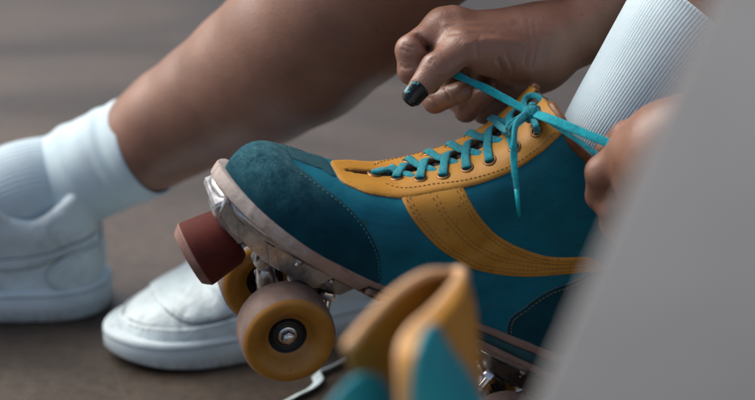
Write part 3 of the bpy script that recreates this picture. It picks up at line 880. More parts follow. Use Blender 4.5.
# hanging end with its aglet
rib('lace_end', [at(529, 112, -.006), at(521, 118, -.022), at(515.5, 127, -.034), at(514, 145, -.046), at(514, 162, -.050), at(515.5, 178, -.052), at(517, 190, -.052)], [.0046] * 40 + [.0036] * 9, .0018, [Vector((0, -1, .3))] * 2 + [Vector((.5, -.8, .2))] * 2 + [Vector((-.4, -.9, .2))] * 3)
mb = MB(); mb.add(*tube([SKI @ at(516.8, 189, -.052), SKI @ at(518, 203, -.052), SKI @ at(519.5, 216, -.051)], [.0016, .0014, .0012], 12)); mb.build('aglet', M['aglet'], laces)
# long ends pulled tight by the two hands
rib('lace_end', [at(450, 70, .035), at(457, 75, .030), at(470, 81, .026), at(485, 88, .021), at(500, 96, .015), at(514, 103.5, .009), at(524, 109, .004), at(531, 113, 0)], .0054, .0015,
    [Vector((0, -.9, .45)), Vector((0, -.8, .6)), Vector((.1, -.5, .9)), Vector((0, -.9, .4)), Vector((0, -1, .1)), Vector((0, -.8, .6)), Vector((0, -.9, .3)), Vector((0, -1, .2))])
rib('lace_end', [at(531, 112, -.004), at(545, 117, -.026), at(565, 125, -.038), at(585, 133.5, -.046), at(606, 142, -.053), at(622, 149, -.058)], .0058, .0015, [Vector((0, -.8, .6)), Vector((0, -.9, .4)), Vector((.1, -.95, .3)), Vector((.1, -.8, .5)), Vector((0, -.9, .4)), Vector((0, -1, .3))])
rib('lace_end', [at(533, 113, -.002), at(548, 121, -.024), at(565, 132, -.036), at(580, 142, -.042), at(594, 152, -.047), at(606, 158, -.05)], .0036, .0013, [Vector((0, -.5, .9))] * 6)

# ================================================================== generic knit tube
def knit(name, centers, radii, m, parent, ribs=0, amp=.0005, seg=360, nring=70, squash=None, wr=0, thick=.0018, ends=(True, True), tilt=None):
    C = spline([Vector(c) for c in centers], 16); R_ = np.interp(np.linspace(0, 1, len(C)), np.linspace(0, 1, len(radii)), radii)
    V = []; F = []; x = None; n = len(C)
    for i, c in enumerate(C):
        d = (C[min(i + 1, n - 1)] - C[max(i - 1, 0)]).normalized()
        if tilt is not None:
            d = (d + Vector(tilt) * (i / (n - 1)) ** 2).normalized()
        if x is None: x = Vector((0, 1, 0))
        x = (x - d * x.dot(d)).normalized(); y = d.cross(x)
        for k in range(seg):
            t = 2 * pi * k / seg
            r = R_[i] + amp * (1 - 2 * abs(sin(ribs * t / 2)) ** .7 if ribs else 0)
            if wr: r += wr * (sin(i * .30 + 2.2 * sin(t)) * .6 + .5 * sin(i * .17 + 3 * t + 1) + .3 * sin(i * .55 - 2 * t))
            sq = squash if squash else 1
            V.append(c + x * (cos(t) * r * sq) + y * (sin(t) * r))
    rows = n
    for i in range(n - 1):
        for k in range(seg): F.append((i * seg + k, i * seg + (k + 1) % seg, (i + 1) * seg + (k + 1) % seg, (i + 1) * seg + k))
    # turned-in top edge
    base = (n - 1) * seg; cc = C[-1]; dd = (C[-1] - C[-2]).normalized()
    if tilt is not None: dd = (dd + Vector(tilt)).normalized()
    last = base
    for j, (e, s) in enumerate(((.0009, .985), (.0012, .965), (.0004, .945), (-.006, .93))):
        st = len(V)
        for k in range(seg):
            p = V[base + k]; V.append(cc + (p - cc) * s + dd * e)
        for k in range(seg): F.append((last + k, last + (k + 1) % seg, st + (k + 1) % seg, st + k))
        last = st
    return mesh_obj(name, V, F, m, parent)

# ================================================================== SNEAKERS (local x toe, y left, z up; sole on z=0)
def sn_plan(u):
    return pchip(u, [-.093, -.0915, -.0895, -.083, -.070, -.045, 0, .05, .10, .135, .158, .174, .185, .1925, .1962, .1980, .1995],
                     [-.004, .006, .0140, .0240, .0320, .0370, .0370, .042, .0495, .0495, .0450, .0370, .0280, .0180, .0100, .0030, -.004])
SN_SIDE = [(-.082, -.03), (-.084, .02), (-.087, .045), (-.085, .068), (-.084, .095), (-.079, .1080), (-.069, .1090), (-.056, .098), (-.038, .0900), (-.018, .0970), (0, .114), (.016, .1220), (.028, .1180),
           (.052, .090), (.085, .0725), (.115, .0600), (.140, .0500), (.162, .0430), (.178, .0370), (.188, .029), (.191, .02), (.191, -.03)]
SNS = cr2(SN_SIDE, 5, True)
def snF(U, Y, W):
    s = polysdf(U[:, 0, :], W[:, 0, :], SNS)[:, None, :] * np.ones_like(U)
    w = sn_plan(U) - .004 + np.interp(W, [0, .03, .060, .075, .11], [0, .001, .0020, .0055, .006])
    k = np.interp(U, [-.08, .02, .06, .16], [.012, .012, .036, .036])
    F = smax(s, np.abs(Y) - w, k)
    # hollow for the foot: open ankle
    hol = smax(np.sqrt(((U + .024) / .052) ** 2 + (Y / (.0305)) ** 2) * .03 - .03, .030 - W, .01)
    F = smax(F, -hol, .007)
    cr = .0017 * np.sin(U * 330 + 9 * Y + W * 60) * np.exp(-((U - .085) / .030) ** 2) * np.clip((W - .03) / .02, 0, 1)
    cr2_ = .0006 * np.sin(U * 150 - W * 120 + 30 * Y) * np.exp(-((U + .01) / .05) ** 2) * 0
    return F + cr + cr2_
sV, sQ = surfnet(snF, (-.098, -.056, .006), (.204, .056, .130), .0018, 1)
sT = tri(sQ); sN = vnormals(sV, sT); SNB = (sV, sT, sN)
sn_bvh = BVHTree.FromPolygons([tuple(x) for x in sV], [tuple(map(int, x)) for x in sT])
def sn_outline(off=0, n=160):
    us = -.0923 + (.1984 + .0923) * (1 - np.cos(np.linspace(0, pi, n))) / 2
    w = np.maximum(sn_plan(us), 0)
    return np.array([(u, a) for u, a in zip(us, w)] + [(u, -a) for u, a in list(zip(us, w))[::-1][1:-1]])
def sneaker(mw, label, lace_tail=False):
    s = empty('sneaker', mw); tag(s, label, 'sneaker', 'white sneakers')
    mesh_obj('upper', sV, sT, M['sneaker'], s)
    xs_ = np.linspace(-.10, .2, 40)
    zt = pchip(xs_, [-.1, -.06, 0, .08, .15, .2], [.0285, .0275, .0265, .0245, .0245, .0265])
    zb = pchip(xs_, [-.1, -.085, -.06, .11, .16, .2], [.004, .001, 0, 0, .003, .009])
    so = slab('sole', .0008, (xs_, zb), (xs_, zt), M['sneaker_sole'], s, outline=sn_outline, bev=.002)
    # groove and tread
    mb = MB()
    L = sn_outline(); 
    cen = L.mean(0)
    def path(z_of, off):
        d = np.roll(L, -1, 0) - np.roll(L, 1, 0); d /= np.maximum(np.linalg.norm(d, axis=1), 1e-9)[:, None]
        n = np.stack([-d[:, 1], d[:, 0]], 1); sg = 1 if np.sum((L - cen) * n) > 0 else -1
        return [Vector((x, y, z_of(x))) for x, y in (L + n * sg * off)]
    P = path(lambda x: float(np.interp(x, xs_, zt)) - .0042, .00105); mb.add(*tube(P + P[:1], .00045, 6)); mb.build('sole_seam', M['seam'], so)
    # overlays
    def ov(poly, th=.0016, name='overlay', stitch=True, closed=True):
        p = cr2(poly, 6, True); f = polysdf(sV[:, 0], sV[:, 2], p)
        f = np.maximum(f, np.where(np.abs(sV[:, 1]) < .012, .01, -1) if name == 'side_overlay' else -1)
        o_ = panel(SNB, f, th, name, M['sneaker'], s, M['seam'])
        for sd in (1, -1): dashes(p, 1, sn_bvh, sd, inset=-.0004, lift=.0003, step=.0024, ln=.0026, r=.0007).build('seam_line', M['seam'], o_)
        if stitch:
            for sd in (1, -1): dashes(p, 1, sn_bvh, sd, inset=.0022, lift=th + .0003, step=.0032, r=.0003).build('stitching', M['seam'], o_)
        return o_
    ov([(-.10, .015), (-.10, .058), (-.082, .060), (-.064, .0565), (-.050, .047), (-.046, .036), (-.055, .027), (-.07, .022), (-.08, .010)], .0019, 'heel_patch')
    ov([(.205, .010), (.205, .0300), (.170, .0330), (.135, .0345), (.105, .0385), (.075, .0430), (.060, .036), (.050, .026), (.060, .01)], .0018, 'toe_rand')
    ov([(-.10, .070), (-.075, .068), (-.045, .0585), (-.01, .0545), (.03, .058), (.05, .0530), (.015, .0455), (-.030, .0465), (-.058, .0560), (-.080, .0605), (-.10, .061)], .0017, 'side_overlay')
    ov([(.156, .060), (.150, .0400), (.128, .0375), (.100, .0430), (.060, .050), (.030, .062), (.012, .078), (.008, .12), (.06, .12)], .0018, 'vamp_overlay')
    ov([(.122, .070), (.112, .046), (.090, .0455), (.055, .056), (.028, .070), (.014, .085), (.012, .12), (.08, .12)], .0032, 'eyestay')
    # insole
    mb = MB(); mb.add([(-.028 + .049 * cos(2 * pi * k / 40), .028 * sin(2 * pi * k / 40), .032) for k in range(40)], [tuple(range(40))]); mb.build('insole', M['insole'], s, False)
    # laces
    lc = empty('laces'); lc.parent = s
    for i in range(6):
        x = .030 + i * .0165
        row = []; nn = []
        for y in np.linspace(-.019, .019, 9):
            h = sn_bvh.ray_cast(Vector((x + .25 * abs(y), y, .3)), Vector((0, 0, -1)))
            row.append(h[0] + h[1] * (.0040 if abs(y) < .017 else .001)); nn.append(h[1])
        mb = MB(); mb.add(*ribbon(row, .0075, .0018, nn, 10)); mb.build('lace_row', M['sneaker'], lc)
    return s, lc
# left-hand sneaker, worn by the outstretched foot: heel to the right of the frame
g1 = gnd(106, 322)
h1 = radians(180)
def pose(x, y, ang, z=0, tiltx=0): return Matrix.Translation((x, y, z)) @ Matrix.Rotation(ang, 4, 'Z') @ Matrix.Rotation(tiltx, 4, 'Y')
c1 = gnd(105, 322)
S1, _ = sneaker(pose(c1.x - .0915, c1.y + .034, radians(182)), 'scuffed white leather sneaker worn on the outstretched foot, toe out of frame')
# empty sneaker behind the skate wheels, toe towards the camera
ang2 = radians(180 + 22)
tipw = gnd(105, 352)
S2m = Matrix.Translation((tipw.x, tipw.y, 0)) @ Matrix.Rotation(ang2, 4, 'Z') @ Matrix.Translation((-.197, .010, 0))
S2, lc2 = sneaker(S2m, 'empty creased white leather sneaker on the ground behind the skate wheels')
S2i = S2m.inverted()
tail = [gnd(352, 352, .02), gnd(340, 366, .006), gnd(318, 372, .003), gnd(316, 381, .003), gnd(309, 389, .003), gnd(296, 396, .003), gnd(284, 404, .003), gnd(268, 412, .003)]
tail = [gnd(345, 360, .003), gnd(330, 368, .003), gnd(317, 374, .003), gnd(318.5, 381, .003), gnd(311, 388.5, .003), gnd(298, 395, .003), gnd(282, 403, .003), gnd(262, 409, .003)]
mb = MB(); P = spline(tail, 6); mb.add(*ribbon([S2i @ p for p in P], .0085, .0018, [(Vector((.3, -.8, .8)) if i < 14 else Vector((.1, -.6, 1))).normalized() for i in range(len(P))]))
for i in range(0): pass
mb.build('loose_lace', M['sneaker'], lc2)

# ================================================================== PERSON
ank1 = at(52, 205, .265); K1 = at(430, -70, .135)
shin1 = (K1 - ank1)
def c1p(px, py, Y): return at(px, py, Y)
leg1 = [(at(60, 200, .268), .029), (at(125, 154, .252), .0350), (at(151, 139, .247), .0405), (at(176, 122, .240), .044), (at(213, 101, .228), .0485), (at(255, 76, .214), .0555), (at(300, 44, .198), .0610), (at(345, 6, .180), .0610), (at(388, -42, .162), .0560), (at(425, -95, .145), .056)]
yax = Nn_
ank2 = SK @ Vector((-.050, 0, .030)); 
leg2 = [(SK @ Vector((-.056, .0, .045)), .018), (SK @ Vector((-.052, 0, .110)), .022), (SK @ Vector((-.050, 0, .17)), .0280), (SK @ Vector((-.051, 0, .235)), .0360), (SK @ Vector((-.053, 0, .258)), .0410), (SK @ Vector((-.054, 0, .30)), .0540), (SK @ Vector((-.05, 0, .37)), .056), (SK @ Vector((-.04, 0, .45)), .054)]
knee1 = leg1[-1][0]; knee2 = leg2[-1][0]
hip1 = Vector((.60, .28, .47)); hip2 = Vector((.68, .10, .47)); pel = Vector((.70, .19, .50))
chest = Vector((.52, .17, .78)); sh1 = Vector((.42, .31, .82)); sh2 = Vector((.50, -.02, .84)); neck = Vector((.42, .15, .92)); head = Vector((.33, .14, 1.02))
wrist1 = at(536, 47, .075); el1 = at(760, -150, .20)
wrist2 = at(672, 150, -.085); el2 = Vector((.36, -.20, .42))

coarse = []
def seg_chain(L, k=.006):
    for (a, ra), (b, rb) in zip(L[:-1], L[1:]): coarse.append((a, b, ra, rb, None, 1, k))
seg_chain(leg1); seg_chain(leg2)
coarse += [(knee1, hip1, .062, .085, None, 1, .03), (knee2, hip2, .060, .085, None, 1, .03), (hip1, hip2, .11, .11, None, 1, .05), (pel, chest, .12, .13, (0, .3, 1), 1, .06),
           (sh1, sh2, .065, .065, None, 1, .05), (chest, neck, .09, .05, None, 1, .04), (neck, head, .05, .09, None, 1, .03), (head + Vector((-.01, 0, .03)), head + Vector((.02, 0, .02)), .085, .095, None, 1, .03),
           (sh1, el1, .050, .040, None, 1, .03), (sh2, el2, .050, .040, None, 1, .03)]
# heel and foot inside the shoes
f1 = S1.matrix_world
coarse += [(leg1[0][0], f1 @ Vector((.02, 0, .068)), .026, .022, None, 1, .01)]
fore1 = [(wrist1, .0262), (at(572, 33, .092), .0238), (at(645, -24, .130), .0330), (el1, .042)]
fore2 = [(wrist2, .0260), (wrist2.lerp(el2, .3), .031), (wrist2.lerp(el2, .7), .040), (el2, .042)]

def H1(px, py, Y): return at(px, py, Y)
hand1 = []
def hp(a, b, ra, rb, sq=None, f=1, k=.004): hand1.append((Vector(a), Vector(b), ra, rb, sq, f, k))
# forearm and wrist (flattened across the back of the wrist)
for (a, ra), (b, rb) in zip(fore1[:-1], fore1[1:]): hp(a, b, ra, rb, (0, .75, .5), .85, .012)
# metacarpal block
camv = Vector((0, -CP, SP))
hp(at(535, 40, .078), at(458, 34, .062), .0235, .0150, None, 1, .014)
hp(at(535, 50, .085), at(470, 42, .092), .0235, .0150, None, 1, .014)
hp(at(536, 60, .080), at(495, 82, .080), .0200, .0165, None, 1, .014)
hp(at(532, 45, .090), at(480, 60, .105), .0215, .0150, None, 1, .014)
# index: proximal, middle curled down, tip under the thumb
iM, iP, iD, iT = at(444, 27, .058), at(410.5, 50, .034), at(411, 71, .030), at(430, 83, .036)
hp(iM, iP, .0112, .0098); hp(iP, iD, .0095, .0086, k=.003); hp(iD, iT, .0083, .0074, k=.003)
hp(at(452, 27, .060), iM, .0135, .0115, k=.010)
# middle
mM, mP, mD, mT = at(452, 40, .082), at(424, 72, .066), at(435, 101, .052), at(462, 92, .044)
hp(mM, mP, .0105, .0092, k=.004); hp(mP, mD, .0092, .0082, k=.002); hp(mD, mT, .0082, .0074, k=.002)
# ring
rM, rP, rD, rT = at(470, 52, .100), at(448, 88, .082), at(466, 110, .062), at(486, 92, .056)
hp(rM, rP, .0102, .0089, k=.004); hp(rP, rD, .0089, .0082, k=.002); hp(rD, rT, .0082, .0072, k=.002)
# little
lM, lP, lD, lT = at(492, 62, .112), at(474, 92, .100), at(484, 112, .080), at(502, 100, .072)
hp(lM, lP, .0098, .0085, k=.004); hp(lP, lD, .0086, .0078, k=.003); hp(lD, lT, .0078, .0068, k=.003)
# thumb
tW, tM, tI, tE = at(515, 55, .058), at(462, 50, .036), at(436, 68, .018), at(417.5, 90, .010)
hp(tW, tM, .0205, .0140, None, 1, .012); hp(tM, tI, .0124, .0098, k=.004); hp(tI, tE, .0101, .0074, (0, -.8, .3), .86, .003)
# hand 2 (left hand, near side)
hand2 = []
def hq(a, b, ra, rb, sq=None, f=1, k=.006): hand2.append((Vector(a), Vector(b), ra, rb, sq, f, k))
for (a, ra), (b, rb) in zip(fore2[:-1], fore2[1:]): hq(a, b, ra, rb, None, 1, .012)
hq(wrist2, at(636, 150, -.072), .0250, .0170, None, 1, .014); hq(wrist2, at(640, 176, -.070), .0240, .0160, None, 1, .014); hq(wrist2, at(646, 200, -.066), .0230, .0150, None, 1, .014)
a_, b_, c_, d_ = at(634, 147, -.068), at(602, 172, -.060), at(600, 196, -.050), at(622, 200, -.040)
hq(a_, b_, .0122, .0102, k=.004); hq(b_, c_, .0100, .0090, k=.003); hq(c_, d_, .0088, .0078, k=.003)
a_, b_, c_, d_ = at(642, 178, -.066), at(612, 206, -.056), at(614, 224, -.046), at(634, 226, -.036)
hq(a_, b_, .0118, .0100, k=.003); hq(b_, c_, .0098, .0088, k=.003); hq(c_, d_, .0086, .0076, k=.003)
a_, b_, c_, d_ = at(650, 202, -.062), at(626, 230, -.052), at(630, 246, -.042), at(648, 244, -.034)
hq(a_, b_, .0112, .0095, k=.003); hq(b_, c_, .0093, .0084, k=.003); hq(c_, d_, .0082, .0072, k=.003)
a_, b_, c_, d_ = at(660, 222, -.058), at(642, 250, -.048), at(648, 262, -.040), at(662, 258, -.032)
hq(a_, b_, .0098, .0084, k=.003); hq(b_, c_, .0084, .0074, k=.003); hq(c_, d_, .0072, .0064, k=.003)
hq(wrist2, at(652, 133, -.052), .021, .0140, None, 1, .012); hq(at(652, 133, -.052), at(627, 137, -.042), .0128, .0105, k=.004); hq(at(627, 137, -.042), at(607, 151, -.038), .0102, .0078, k=.003)

def prims_sdf(prims, X, Y, Z):
    D = np.full(X.shape, 1.0, np.float32)
    for a, b, ra, rb, sq, f, k in prims:
        D = smin(D, rcone(X, Y, Z, a, b, ra, rb, sq, f), k)
    return D
# boxes: two fine ones for the hands; a coarse grid for the rest, cut by the same planes
def box_of(pts, pad): P = np.array([tuple(p) for p in pts]); return P.min(0) - pad, P.max(0) + pad
# cut planes cross each forearm outside the picture
n1 = (fore1[2][0] - fore1[1][0]).normalized(); q1 = fore1[2][0]
n2 = (fore2[1][0] - fore2[0][0]).normalized(); q2 = fore2[1][0]
def plane(X, Y, Z, q, n): return (X - q.x) * n.x + (Y - q.y) * n.y + (Z - q.z) * n.z
vd = (0, CP, -SP)
carve1 = [(at(419, 37, .032), at(428, 47, .032), .0012, .0020, vd, 6, .005),
          (at(466, 73, .040), at(488, 80, .052), .0038, .0050, vd, 5, .006),
          (at(452, 112, .055), at(457, 102, .052), .0008, .0008, vd, 9, .004)]
def Fh1(X, Y, Z):
    D = prims_sdf(hand1, X, Y, Z)
    for a, b, ra, rb, sq, f, k in carve1: D = smax(D, -rcone(X, Y, Z, a, b, ra, rb, sq, f), k)
    return smax(D, plane(X, Y, Z, q1, n1), .0001)
def Fh2(X, Y, Z): return smax(prims_sdf(hand2, X, Y, Z), plane(X, Y, Z, q2, n2), .0001)
def Fc(X, Y, Z):
    D = prims_sdf(coarse, X, Y, Z)
    a = np.maximum(prims_sdf([p for p in hand1[:3]], X, Y, Z), -plane(X, Y, Z, q1, n1) - .002)
    b = np.maximum(prims_sdf([p for p in hand2[:3]], X, Y, Z), -plane(X, Y, Z, q2, n2) - .002)
    return np.minimum(np.minimum(D, a), b)
lo, hi = box_of([x for p in hand1 for x in (p[0], p[1]) if plane(x.x, x.y, x.z, q1, n1) < .01], .035)
V1, Q1 = surfnet(Fh1, lo, hi, .0013, 2)
# skin folds: shallow grooves pressed into the surface along short curves, and raised tendons
hb = BVHTree.FromPolygons([tuple(x) for x in V1], [tuple(map(int, x)) for x in Q1])
def fold(pix, depth, wid):
    global V1
    P = []
    for p in spline([(a, b, 0) for a, b in pix], 5 if depth > 0 and abs(pix[0][0] - pix[-1][0]) < 30 else 22):
        h = hb.ray_cast(CAM, ray(p.x, p.y).normalized())
        if h[0] is not None: P.append(h[0])
    if not P: return
    P = np.array([tuple(p) for p in P]); n = vnormals(V1, tri(Q1))
    d = np.min(np.linalg.norm(V1[:, None, :] - P[None], axis=2), axis=1) if len(V1) * len(P) < 3e7 else None
    V1 = V1 - n * (depth * np.exp(-(d / wid) ** 2))[:, None]
for pix, dp, wd in (([(430, 62), (436, 66), (441, 71)], .0009, .0010), ([(432.5, 59), (439, 63.5), (444, 69)], .0010, .0010), ([(436, 57), (442, 61), (447, 66)], .0007, .0010),
                    ([(408, 84), (414, 81), (422, 85)], .0006, .0009), ([(404, 44), (408, 47), (413, 47)], .0008, .0010), ([(402, 49), (406, 51), (411, 51)], .0008, .0010),
                    ([(401, 66), (406, 68), (411, 67)], .0008, .0010), ([(428, 97), (433, 100), (438, 106)], .0007, .0010), ([(445, 88), (448, 93), (449, 99)], .0008, .0010),
                    ([(463, 98), (468, 103), (470, 110)], .0008, .0010), ([(480, 36), (476, 46), (478, 56)], .0006, .0012), ([(528, 20), (530, 40), (525, 62)], .0006, .0014),
                    ([(534, 22), (536, 42), (532, 66)], .0006, .0014), ([(498, 60), (503, 72), (499, 84)], .0010, .0016), ([(507, 56), (513, 72), (508, 90)], .0007, .0014),
                    ([(446, 24), (470, 24), (510, 22)], -.0009, .0026), ([(466, 44), (490, 40), (520, 42)], -.0010, .0026), ([(452, 33), (470, 33), (495, 33)], .0006, .0024)):
    fold(pix, dp, wd)
lo, hi = box_of([x for p in hand2 for x in (p[0], p[1]) if plane(x.x, x.y, x.z, q2, n2) < .01], .040)
V2, Q2 = surfnet(Fh2, lo, hi, .0018, 2)
# legs at a medium grid
legp = [p for p in coarse]
lo = np.array((-.36, -.32, .02)); hi = np.array((.86, .46, 1.16))
V3, Q3 = surfnet(Fc, lo, hi, .0065, 3)
VB = np.concatenate([V1, V2, V3]); QB = np.concatenate([Q1, Q2 + len(V1), Q3 + len(V1) + len(V2)])
person = empty('person', Matrix.Translation((.70, .19, 0)))
tag(person, 'seated person leaning forward with both hands pulling the teal skate laces tight', 'person')
PI_ = person.matrix_world.inverted()
body = mesh_obj('body', VB - np.array((.70, .19, 0)), QB, M['skin'], person)
print('body', len(VB))

# nails
def nail(tipp, prev, facing, w, l, m, back=.004):
    """curved plate on the dorsal side of a fingertip"""
    tipp = Vector(tipp); d = (tipp - Vector(prev)).normalized(); up = Vector(facing); up = (up - d * up.dot(d)).normalized(); s = d.cross(up)
    V = []; F = []; nu, nv_ = 14, 14
    for layer, lift in ((0, 0), (1, -.0012)):
        for i in range(nu):
            for j in range(nv_):
                a = -1 + 2 * i / (nu - 1); b = j / (nv_ - 1)
                ang = a * 1.05
                wid = w * (1 - .10 * b) * (1 - .25 * max(0, b - .8) / .2 * abs(a))
                x = wid * sin(ang) / sin(1.05) ; z = (w * 1.02 + lift) * cos(ang) * .92 - .0016 * b * b
                L = l * (b - .15) - .0022 * a * a * (1 if b > .5 else -.9) * (abs(b - .5) * 2)
                V.append(tipp + s * x + up * z + d * (L - back))
    for i in range(nu - 1):
        for j in range(nv_ - 1):
            q = i * nv_ + j; F.append((q, q + 1, q + nv_ + 1, q + nv_))
            q += nu * nv_; F.append((q, q + nv_, q + nv_ + 1, q + 1))
    n0 = nu * nv_
    bd = [i * nv_ for i in range(nu)] + [(nu - 1) * nv_ + j for j in range(1, nv_)] + [i * nv_ + nv_ - 1 for i in range(nu - 2, -1, -1)] + [j for j in range(nv_ - 2, 0, -1)]
    for a, b in zip(bd, bd[1:] + bd[:1]): F.append((a, b, b + n0, a + n0))
    return mesh_obj('thumb_nail', [PI_ @ v for v in V], F, m, person)
tn = nail(tE, tI, Vector((.05, -1, .25)), .0072, .0155, M['polish'], .0010)
tn['label'] = 'thumb nail with glossy black polish, its teal highlights put into the colour'

# socks (clothing)
def k2p(L): return [PI_ @ Vector(p) for p in L]
s1c = [f1 @ Vector((.010, 0, .045)), at(20, 196, .270), at(48, 186, .268), at(80, 176, .264), at(110, 160, .259)]
sk1 = knit('sock', k2p([f1 @ Vector((.120, 0, .045)), f1 @ Vector((.060, 0, .060)), f1 @ Vector((.012, 0, .080)), f1 @ Vector((-.022, 0, .100)), at(62, 183, .266), at(96, 167, .260), at(126, 152, .254)]), [.025, .030, .0330, .0375, .0400, .0400, .0385], M['sock'], person, ribs=56, amp=.00032, seg=448, wr=.0004, squash=.90)
sk1['label'] = 'white ribbed crew sock with a smooth turned cuff, in the sneaker'
cf = knit('sock_cuff', k2p([at(62, 183, .266), at(80, 174, .263), at(102, 163, .259), at(124, 154, .255), at(146, 145, .249)]), [.0392, .0402, .0410, .0416, .0424], M['sock'], person, ribs=0, amp=0, seg=160, wr=.0010, tilt=(.06, 0, -.04))
cf.parent = sk1
sk2 = knit('sock', k2p([SK @ Vector((-.062, 0, .060)), SK @ Vector((-.055, 0, .110)), SK @ Vector((-.050, 0, .155)), SK @ Vector((-.050, 0, .20)), SK @ Vector((-.051, 0, .238)), SK @ Vector((-.053, 0, .256))]),
           [.024, .0275, .0350, .0400, .0450, .0485], M['sock'], person, ribs=120, amp=.00015, seg=720, wr=.0001, squash=.92)
sk2['label'] = 'white finely ribbed crew sock rising out of the skate'
# shorts and hair, out of the picture
def blob(name, prims, h, m, label=None):
    P = [p for q in prims for p in (q[0], q[1])]; r = max(max(q[2], q[3]) for q in prims) + .01
    lo, hi = box_of(P, r); Vb, Qb = surfnet(lambda X, Y, Z: prims_sdf(prims, X, Y, Z), lo, hi, h, 2)
    o_ = mesh_obj(name, Vb - np.array((.70, .19, 0)), Qb, m, person)
    return o_
blob('shorts', [(hip1, hip2, .118, .118, None, 1, .05), (hip1, hip1.lerp(knee1, .35), .100, .090, None, 1, .04), (hip2, hip2.lerp(knee2, .35), .100, .090, None, 1, .04), (pel, pel.lerp(chest, .3), .13, .13, None, 1, .05)], .012, M['shorts'])
blob('shirt', [(pel.lerp(chest, .25), chest, .135, .142, None, 1, .05), (sh1, sh2, .075, .075, None, 1, .05), (sh1, sh1.lerp(el1, .4), .060, .056, None, 1, .03), (sh2, sh2.lerp(el2, .4), .060, .056, None, 1, .03)], .012, M['shorts'])
blob('hair', [(head + Vector((.02, 0, .05)), head + Vector((.06, 0, -.04)), .098, .085, None, 1, .03)], .010, M['hair'])
# bench under the person
def bench():
    b_ = empty('bench', Matrix.Translation((.76, .19, 0)))
    tag(b_, 'low grey bench the person sits on, outside the picture', 'bench')
    mb = MB(); mb.add(*rbox((0, 0, .335), .34, .9, .05, bev=.006)); mb.build('seat', M['grey'], b_)
    for sy in (-.35, .35):
        mb = MB(); mb.add(*rbox((0, sy, .155), .26, .06, .31, bev=.006)); mb.build('leg', M['grey'], b_)
bench()

